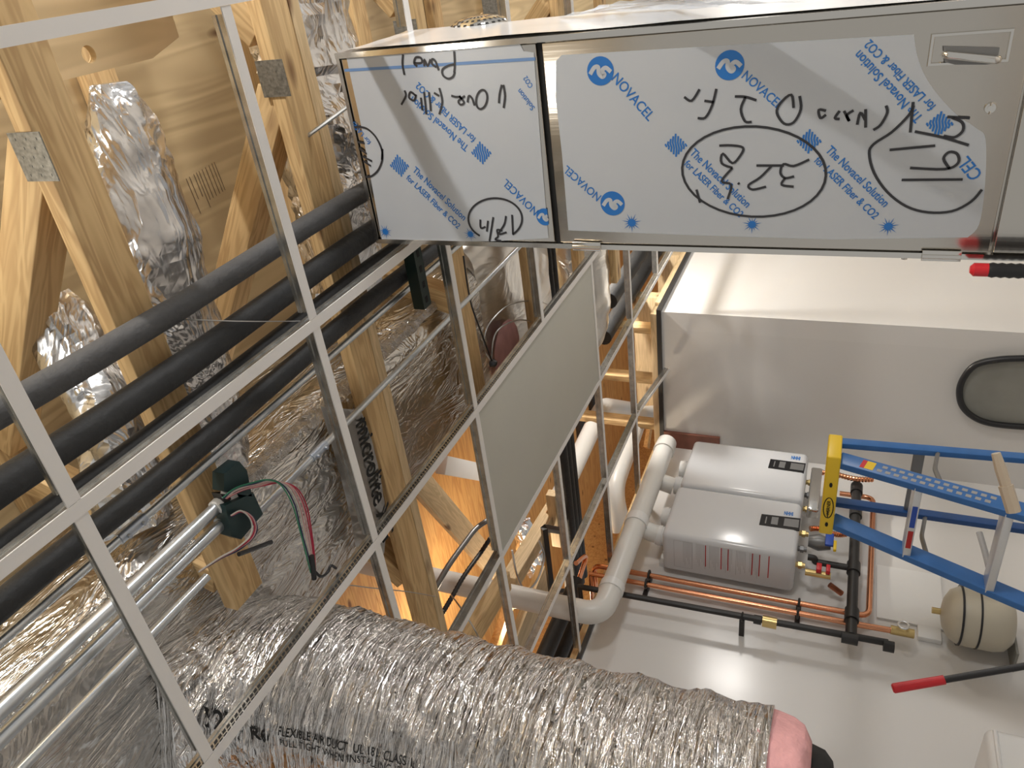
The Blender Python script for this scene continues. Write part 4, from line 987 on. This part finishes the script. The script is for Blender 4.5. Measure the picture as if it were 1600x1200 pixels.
PB('brown_board', (720, 1020), (790, 905), 1.25, 0.10, 0.05, 'lumber', 'brown board beneath the lowest visible tee crossing')
PB('pale_board', (800, 1030), (850, 900), 1.5, 0.22, 0.05, 'lumber_pale', 'wide pale board beside the black pipes above the heater wall')
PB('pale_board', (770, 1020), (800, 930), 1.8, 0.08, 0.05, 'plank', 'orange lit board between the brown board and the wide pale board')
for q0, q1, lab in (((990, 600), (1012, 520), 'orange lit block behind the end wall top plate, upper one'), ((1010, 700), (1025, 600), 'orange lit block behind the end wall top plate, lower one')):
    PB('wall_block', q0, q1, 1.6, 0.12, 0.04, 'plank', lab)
gp = [H(p[0], p[1], 'z', 1.5) for p in ((680, 920), (700, 885), (725, 850), (745, 825), (770, 808))] + [H(795, 790, 'z', 1.9), H(800, 780, 'z', 2.44)]
tag(obj('bent_conduit', T(smooth_path(gp), 0.013, 12), M['greymetal']), 'grey bent conduit in front of the orange attic wood', 'conduit')
gp = [H(p[0], p[1], 'z', 1.35) for p in ((690, 960), (705, 935), (725, 900), (750, 865), (775, 830))] + [H(800, 805, 'z', 1.9), H(805, 800, 'z', 2.44)]
tag(obj('black_cable', T(smooth_path(gp, 14), [0.009 + 0.002 * (i % 2) for i in range(85)], 10), M['black']), 'black corrugated cable slanting past the lower tee crossing', 'cable')
t_ = thing('steel_frame', 'dark steel frame bracket below the grey tile beside the black pipes', 'bracket', H(865, 870, 'z', 1.4))
fr = [H(p[0], p[1], 'z', 1.4) for p in ((850, 825), (882, 830), (888, 925), (862, 925))]
for i in range(4): obj('bar', T([fr[i], fr[(i + 1) % 4]], 0.022, 4), M['iron'], t_)
crumpled('foil_bag', [H(815, 815, 'z', 1.8), H(828, 855, 'z', 1.8), H(835, 895, 'z', 1.8)], [0.05, 0.09, 0.05], M['foil_crumple'], 'crumpled bright foil piece deep in the attic under the tile', 1.0, 0.04, seed=12)
wire('cable_loop', [H(p[0], p[1], 'z', 1.4) for p in ((800, 860), (808, 900), (822, 922), (840, 905), (850, 870), (842, 845))], 0.006, 'grey cable loop hanging around the bright foil piece')
gp = [H(p[0], p[1], 'z', 1.23) for p in ((900, 880), (915, 870), (905, 905), (898, 935))]
tag(obj('copper_tube', T(smooth_path(gp), 0.014, 10), M['copper']), 'short copper tube glinting above the white vent elbow', 'pipe')

# ---------------------------------------------------------------- step ladder
t = thing('step_ladder', 'blue fiberglass step ladder with yellow top standing before the water heaters', 'ladder', (2.6, 2.07, FL))
LX, LZ = 2.60, -0.02
ya_, yb_ = 1.885, 2.268
bm = B((LX, ya_ - 0.005, LZ - 0.052), (LX + 0.16, yb_ + 0.005, LZ), 0.007)
cap = obj('top_cap', bm, M['yellow'], t)
bm = bmesh.new()
yc = H(1283, 792, 'x', LX).y; zc = H(1283, 792, 'x', LX).z
zc = LZ - 0.026
ribbon(bm, ringpts((LX - 0.0008, yc, zc), 0.0, 0.0, YU, ZU, 4)[:1] + ringpts((LX - 0.0008, yc, zc), 0.052, 0.018, YU, ZU, 32), 0.004, -XU)
text_into(bm, 'WERNER', (LX - 0.001, yc + 0.038, zc - 0.006), (LX - 0.001, yc - 0.038, zc - 0.006), -XU, hscale=1.0, bold=0.02)
for yy in (ya_ + 0.13, yb_ - 0.05):
    bm.faces.new([bm.verts.new(p) for p in ringpts((LX - 0.0008, yy, zc), 0.012, 0.006, YU, ZU, 16)[:-1]])
obj('cap_print', bm, M['seam'], cap, smooth=False)
def rail(name, p_top, p_bot, w_, d_, m):
    return beam(name, p_top, p_bot, w_, d_, m, t, up=(1, 0, 0))
def at_z(px, py, xx): return H(px, py, 'x', xx)
bx_f, bx_r = 2.12, 3.12
topf, topr = LX + 0.05, LX + 0.13
def rail_fit(ytop, px, py, xt, xb, zmid_frac_x):
    # the rail passes the photographed spot; x along it is linear in z
    z = -0.7
    for _ in range(30):
        f_ = (LZ - 0.045 - z) / (LZ - 0.045 - FL); x = xt + (xb - xt) * f_; q = H(px, py, 'x', x); z = q.z
    f_ = (LZ - 0.045 - z) / (LZ - 0.045 - FL); yb = ytop + (q.y - ytop) / f_
    return Vector((xt, ytop, LZ - 0.045)), Vector((xb, yb, FL + 0.002))
RL = {}
RL['f1'] = rail_fit(1.925, 1598, 800, topf, bx_f, 0); RL['f2'] = rail_fit(2.235, 1598, 940, topf, bx_f, 0)
RL['r1'] = rail_fit(1.90, 1598, 716, topr, bx_r, 0); RL['r2'] = rail_fit(2.20, 1598, 826, topr, bx_r, 0)
rail('front_rail', *RL['f1'], 0.028, 0.075, M['ladderblue']); rail('front_rail', *RL['f2'], 0.028, 0.075, M['ladderblue'])
rail('rear_rail', *RL['r1'], 0.025, 0.040, M['ladderblue']); rail('rear_rail', *RL['r2'], 0.025, 0.040, M['ladder_shaded'])
def on_rail(k, z):
    a_, b_ = RL[k]; f_ = (a_.z - z) / (a_.z - b_.z); return a_ + (b_ - a_) * f_
for i in range(1, 6):
    z = LZ - 0.045 - 0.275 * i
    a_, b_ = on_rail('f1', z), on_rail('f2', z)
    st = obj('step', B((min(a_.x, b_.x) - 0.036, a_.y + 0.0, z - 0.014), (a_.x + 0.036, b_.y, z + 0.014), 0.003), M['alu'], t)
    if i == 1:
        bm = bmesh.new()
        for k_, (u0_, u1_) in enumerate(((0.25, 0.55), (0.6, 0.85))):
            yA, yB = a_.y + (b_.y - a_.y) * u0_, a_.y + (b_.y - a_.y) * u1_; X_ = min(a_.x, b_.x) - 0.0368
            bm.faces.new([bm.verts.new((X_, yy, zz)) for yy, zz in ((yA, z - 0.009), (yB, z - 0.009), (yB, z + 0.009), (yA, z + 0.009))]).material_index = k_
        obj('step_sticker', bm, [M['blueplastic'], M['redmark']], st, smooth=False)
for i in (1, 3, 5):
    z = LZ - 0.045 - 0.29 * i
    a_, b_ = on_rail('r1', z), on_rail('r2', z)
    obj('rear_brace', B((a_.x - 0.008, a_.y, z - 0.02), (a_.x + 0.008, b_.y, z + 0.02), 0.002), M['greymetal'], t)
for fk, rk in (('f1', 'r1'), ('f2', 'r2')):
    a_, b_ = on_rail(fk, -0.42), on_rail(rk, -0.42)
    obj('spreader', T(bend([a_, (a_ + b_) / 2 + ZU * 0.02, b_], 0.02), 0.009, 6), M['greymetal'], t)
# stickers on the front rail: a scale of grey size marks
bm = bmesh.new(); a_, b_ = RL['f1']; d_ = (b_ - a_).normalized(); sv = Vector((1, 0, 0)) - d_ * d_.x; sv.normalize()
nn_ = d_.cross(sv).normalized();
if nn_.y > 0: nn_ = -nn_
for i in range(13):
    c_ = a_ + d_ * (0.16 + 0.030 * i) + nn_ * 0.0146
    for r_ in (-1, 1):
        q_ = c_ + sv * 0.014 * r_ + d_ * (0.006 * r_)
        bm.faces.new([bm.verts.new(q_ + d_ * u_ * 0.009 + sv * v_ * 0.008) for u_, v_ in ((-1, -1), (1, -1), (1, 1), (-1, 1))]).material_index = 0
c_ = a_ + d_ * 0.10 + nn_ * 0.0146
bm.faces.new([bm.verts.new(c_ + d_ * u_ * 0.016 + sv * v_ * 0.025) for u_, v_ in ((-1, -1), (0, -1), (0, 1), (-1, 1))]).material_index = 1
bm.faces.new([bm.verts.new(c_ + d_ * (u_ * 0.016 + 0.0165) + sv * v_ * 0.025) for u_, v_ in ((-1, -1), (1, -1), (1, 1), (-1, 1))]).material_index = 2
obj('rail_sticker', bm, [M['greymark'], M['red'], M['yellow']], t, smooth=False)
for k in ('f1', 'f2', 'r1', 'r2'):
    p = RL[k][1]; obj('rubber_foot', B((p.x - 0.03, p.y - 0.03, FL + 0.0005), (p.x + 0.03, p.y + 0.03, FL + 0.04), 0.006), M['black'], t)

# ---------------------------------------------------------------- expansion tank, hose loop, tools, bin
tx, ty, tr_ = 2.945, 2.93, 0.135
z0_, z1_ = -0.575, -0.87
t = thing('expansion_tank', 'beige expansion tank with two black bands strapped low on the wall', 'tank', (tx, ty, z1_))
prof = [(0.018, z0_), (0.07, z0_ - 0.012), (0.11, z0_ - 0.035), (0.13, z0_ - 0.07), (tr_, z0_ - 0.11), (tr_, z1_ + 0.08), (0.125, z1_ + 0.04), (0.09, z1_ + 0.01), (0.02, z1_)]
obj('shell', T([(tx, ty, p[1]) for p in prof], [p[0] for p in prof], 40), M['beige'], t, ang=60)
for zz in (z0_ - 0.075, z0_ - 0.145): obj('band', T([(tx, ty, zz + 0.004), (tx, ty, zz - 0.004)], tr_ + 0.003, 40), M['black'], t)
obj('neck', T([(tx, ty, z0_), (tx, ty, z0_ + 0.035)], 0.015, 12), M['brass'], t)
obj('wall_bracket', B((tx - 0.12, ty + 0.05, z1_ - 0.012), (tx + 0.12, HW - 0.0006, z1_ - 0.002)), M['olive'], t, smooth=False)
tag(obj('braided_hose', T(smooth_path([H(1530, 832, 'y', 2.75), H(1541, 870, 'y', 2.8), H(1548, 905, 'y', 2.86), H(1550, 960, 'y', 3.08)], 8), 0.014, 10), M['greymark']), 'curved grey braided hose between ladder and expansion tank', 'hose')

hx_ = EW - 0.04
hp = [H(p[0], p[1], 'x', hx_) for p in ((1650, 560), (1600, 560), (1560, 562), (1525, 570), (1506, 590), (1499, 612), (1504, 635), (1522, 652), (1550, 662), (1600, 667), (1650, 668))]
t = thing('oval_access_panel', 'olive grey oval panel rimmed by a thick black hose on the end wall', 'panel', (EW, 2.4, -1.2))
obj('rim_hose', T(smooth_path(hp, 8), 0.017, 12), M['black'], t)
bm = bmesh.new(); lo = [bm.verts.new(Vector((EW - 0.02, p.y, p.z))) for p in smooth_path(hp, 4)]; hi = [bm.verts.new(v.co + XU * 0.019) for v in lo]
bm.faces.new(lo); bm.faces.new(hi[::-1])
for i in range(len(lo)): bm.faces.new((lo[i], lo[(i + 1) % len(lo)], hi[(i + 1) % len(lo)], hi[i]))
obj('face_plate', bm, M['olive'], t, smooth=False)

t = thing('grip_pole', 'black ribbed pole with red tip standing just below the cabinet edge', 'tool', (1.44, 0.62, FL))
xp = 1.455; a_ = H(1516, 416, 'x', xp); yy = a_.y + 0.006
def polepart(nm, z0__, z1__, r_, m_, tt=None, ribs=0):
    if ribs:
        obj(nm, T([(xp, yy, z0__ + (z1__ - z0__) * i / ribs) for i in range(ribs + 1)], [r_ * (1 if i % 2 else 0.86) for i in range(ribs + 1)], 14), M[m_], tt)
    else: obj(nm, T([(xp, yy, z0__), (xp, yy, z1__)], r_, 14), M[m_], tt)
ztip = a_.z; zg = H(1545, 416, 'x', xp).z; zr = H(1595, 412, 'x', xp).z
obj('tip', T([(xp, yy, ztip), (xp, yy, ztip - 0.006), (xp, yy, zg)], [0.006, 0.0118, 0.0118], 16), M['red'], t)
polepart('grip', zg, zg - 0.16, 0.0135, 'black', t, 24)
polepart('shaft', zg - 0.16, FL + 0.001, 0.008, 'iron', t)
t = thing('bolt_cutter_handle', 'long black handle with bright red grip leaning in from the lower right', 'tool', (1.6, 1.6, FL))
pa = H(1394, 1076, 'x', 1.62)
def solve_pt(px, py, z): return H(px, py, 'z', z)
pb = H(1600, 1041, 'x', 1.72)
d_ = (pb - pa); L_ = d_.length; dn = d_.normalized(); kz = (FL + 0.02 - pa.z) / dn.z
pg = H(1476, 1063, 'x', 1.62 + 0.10 * 0.40)
f_ = (pg - pa).dot(dn)
obj('grip', T([pa, pa + dn * 0.004, pa + dn * f_], [0.010, 0.0135, 0.0125], 16), M['red'], t)
obj('shaft', T([pa + dn * f_, pa + dn * kz], 0.0095, 14), M['black'], t)
q0, q1 = H(1556, 708, 'x', 2.28), H(1584, 800, 'x', 2.2)
t = thing('tan_sleeve', 'tan plastic wrapped stick hanging across the ladder rails', 'stick', (q0 + q1) / 2)
mm_ = q0.lerp(q1, 0.55)
obj('upper_piece', T([q0, q0.lerp(mm_, 0.5), mm_], [0.013, 0.017, 0.016], 8), M['tan'], t)
obj('lower_piece', T([mm_, q1], 0.021, 8), M['tan'], t)
# translucent white tub at lower right
c = H(1538, 1132, 'y', 2.60)
t = thing('plastic_tub', 'pale white plastic tub with rounded corners at the bottom right corner', 'tub', (1.9, 2.75, FL))
print('tub', c, H(1530, 1200, 'y', 2.78))
obj('tub_body', B((c.x - 0.55, 2.60, FL + 0.001), (c.x, 2.95, c.z), 0.03), M['whiteplastic'], t)
obj('lid_rim', T([Vector(p) for p in ((c.x - 0.53, 2.597, c.z - 0.03), (c.x - 0.02, 2.597, c.z - 0.03))], 0.008, 8), M['whiteplastic'], t)
print('objects', len(bpy.data.objects))
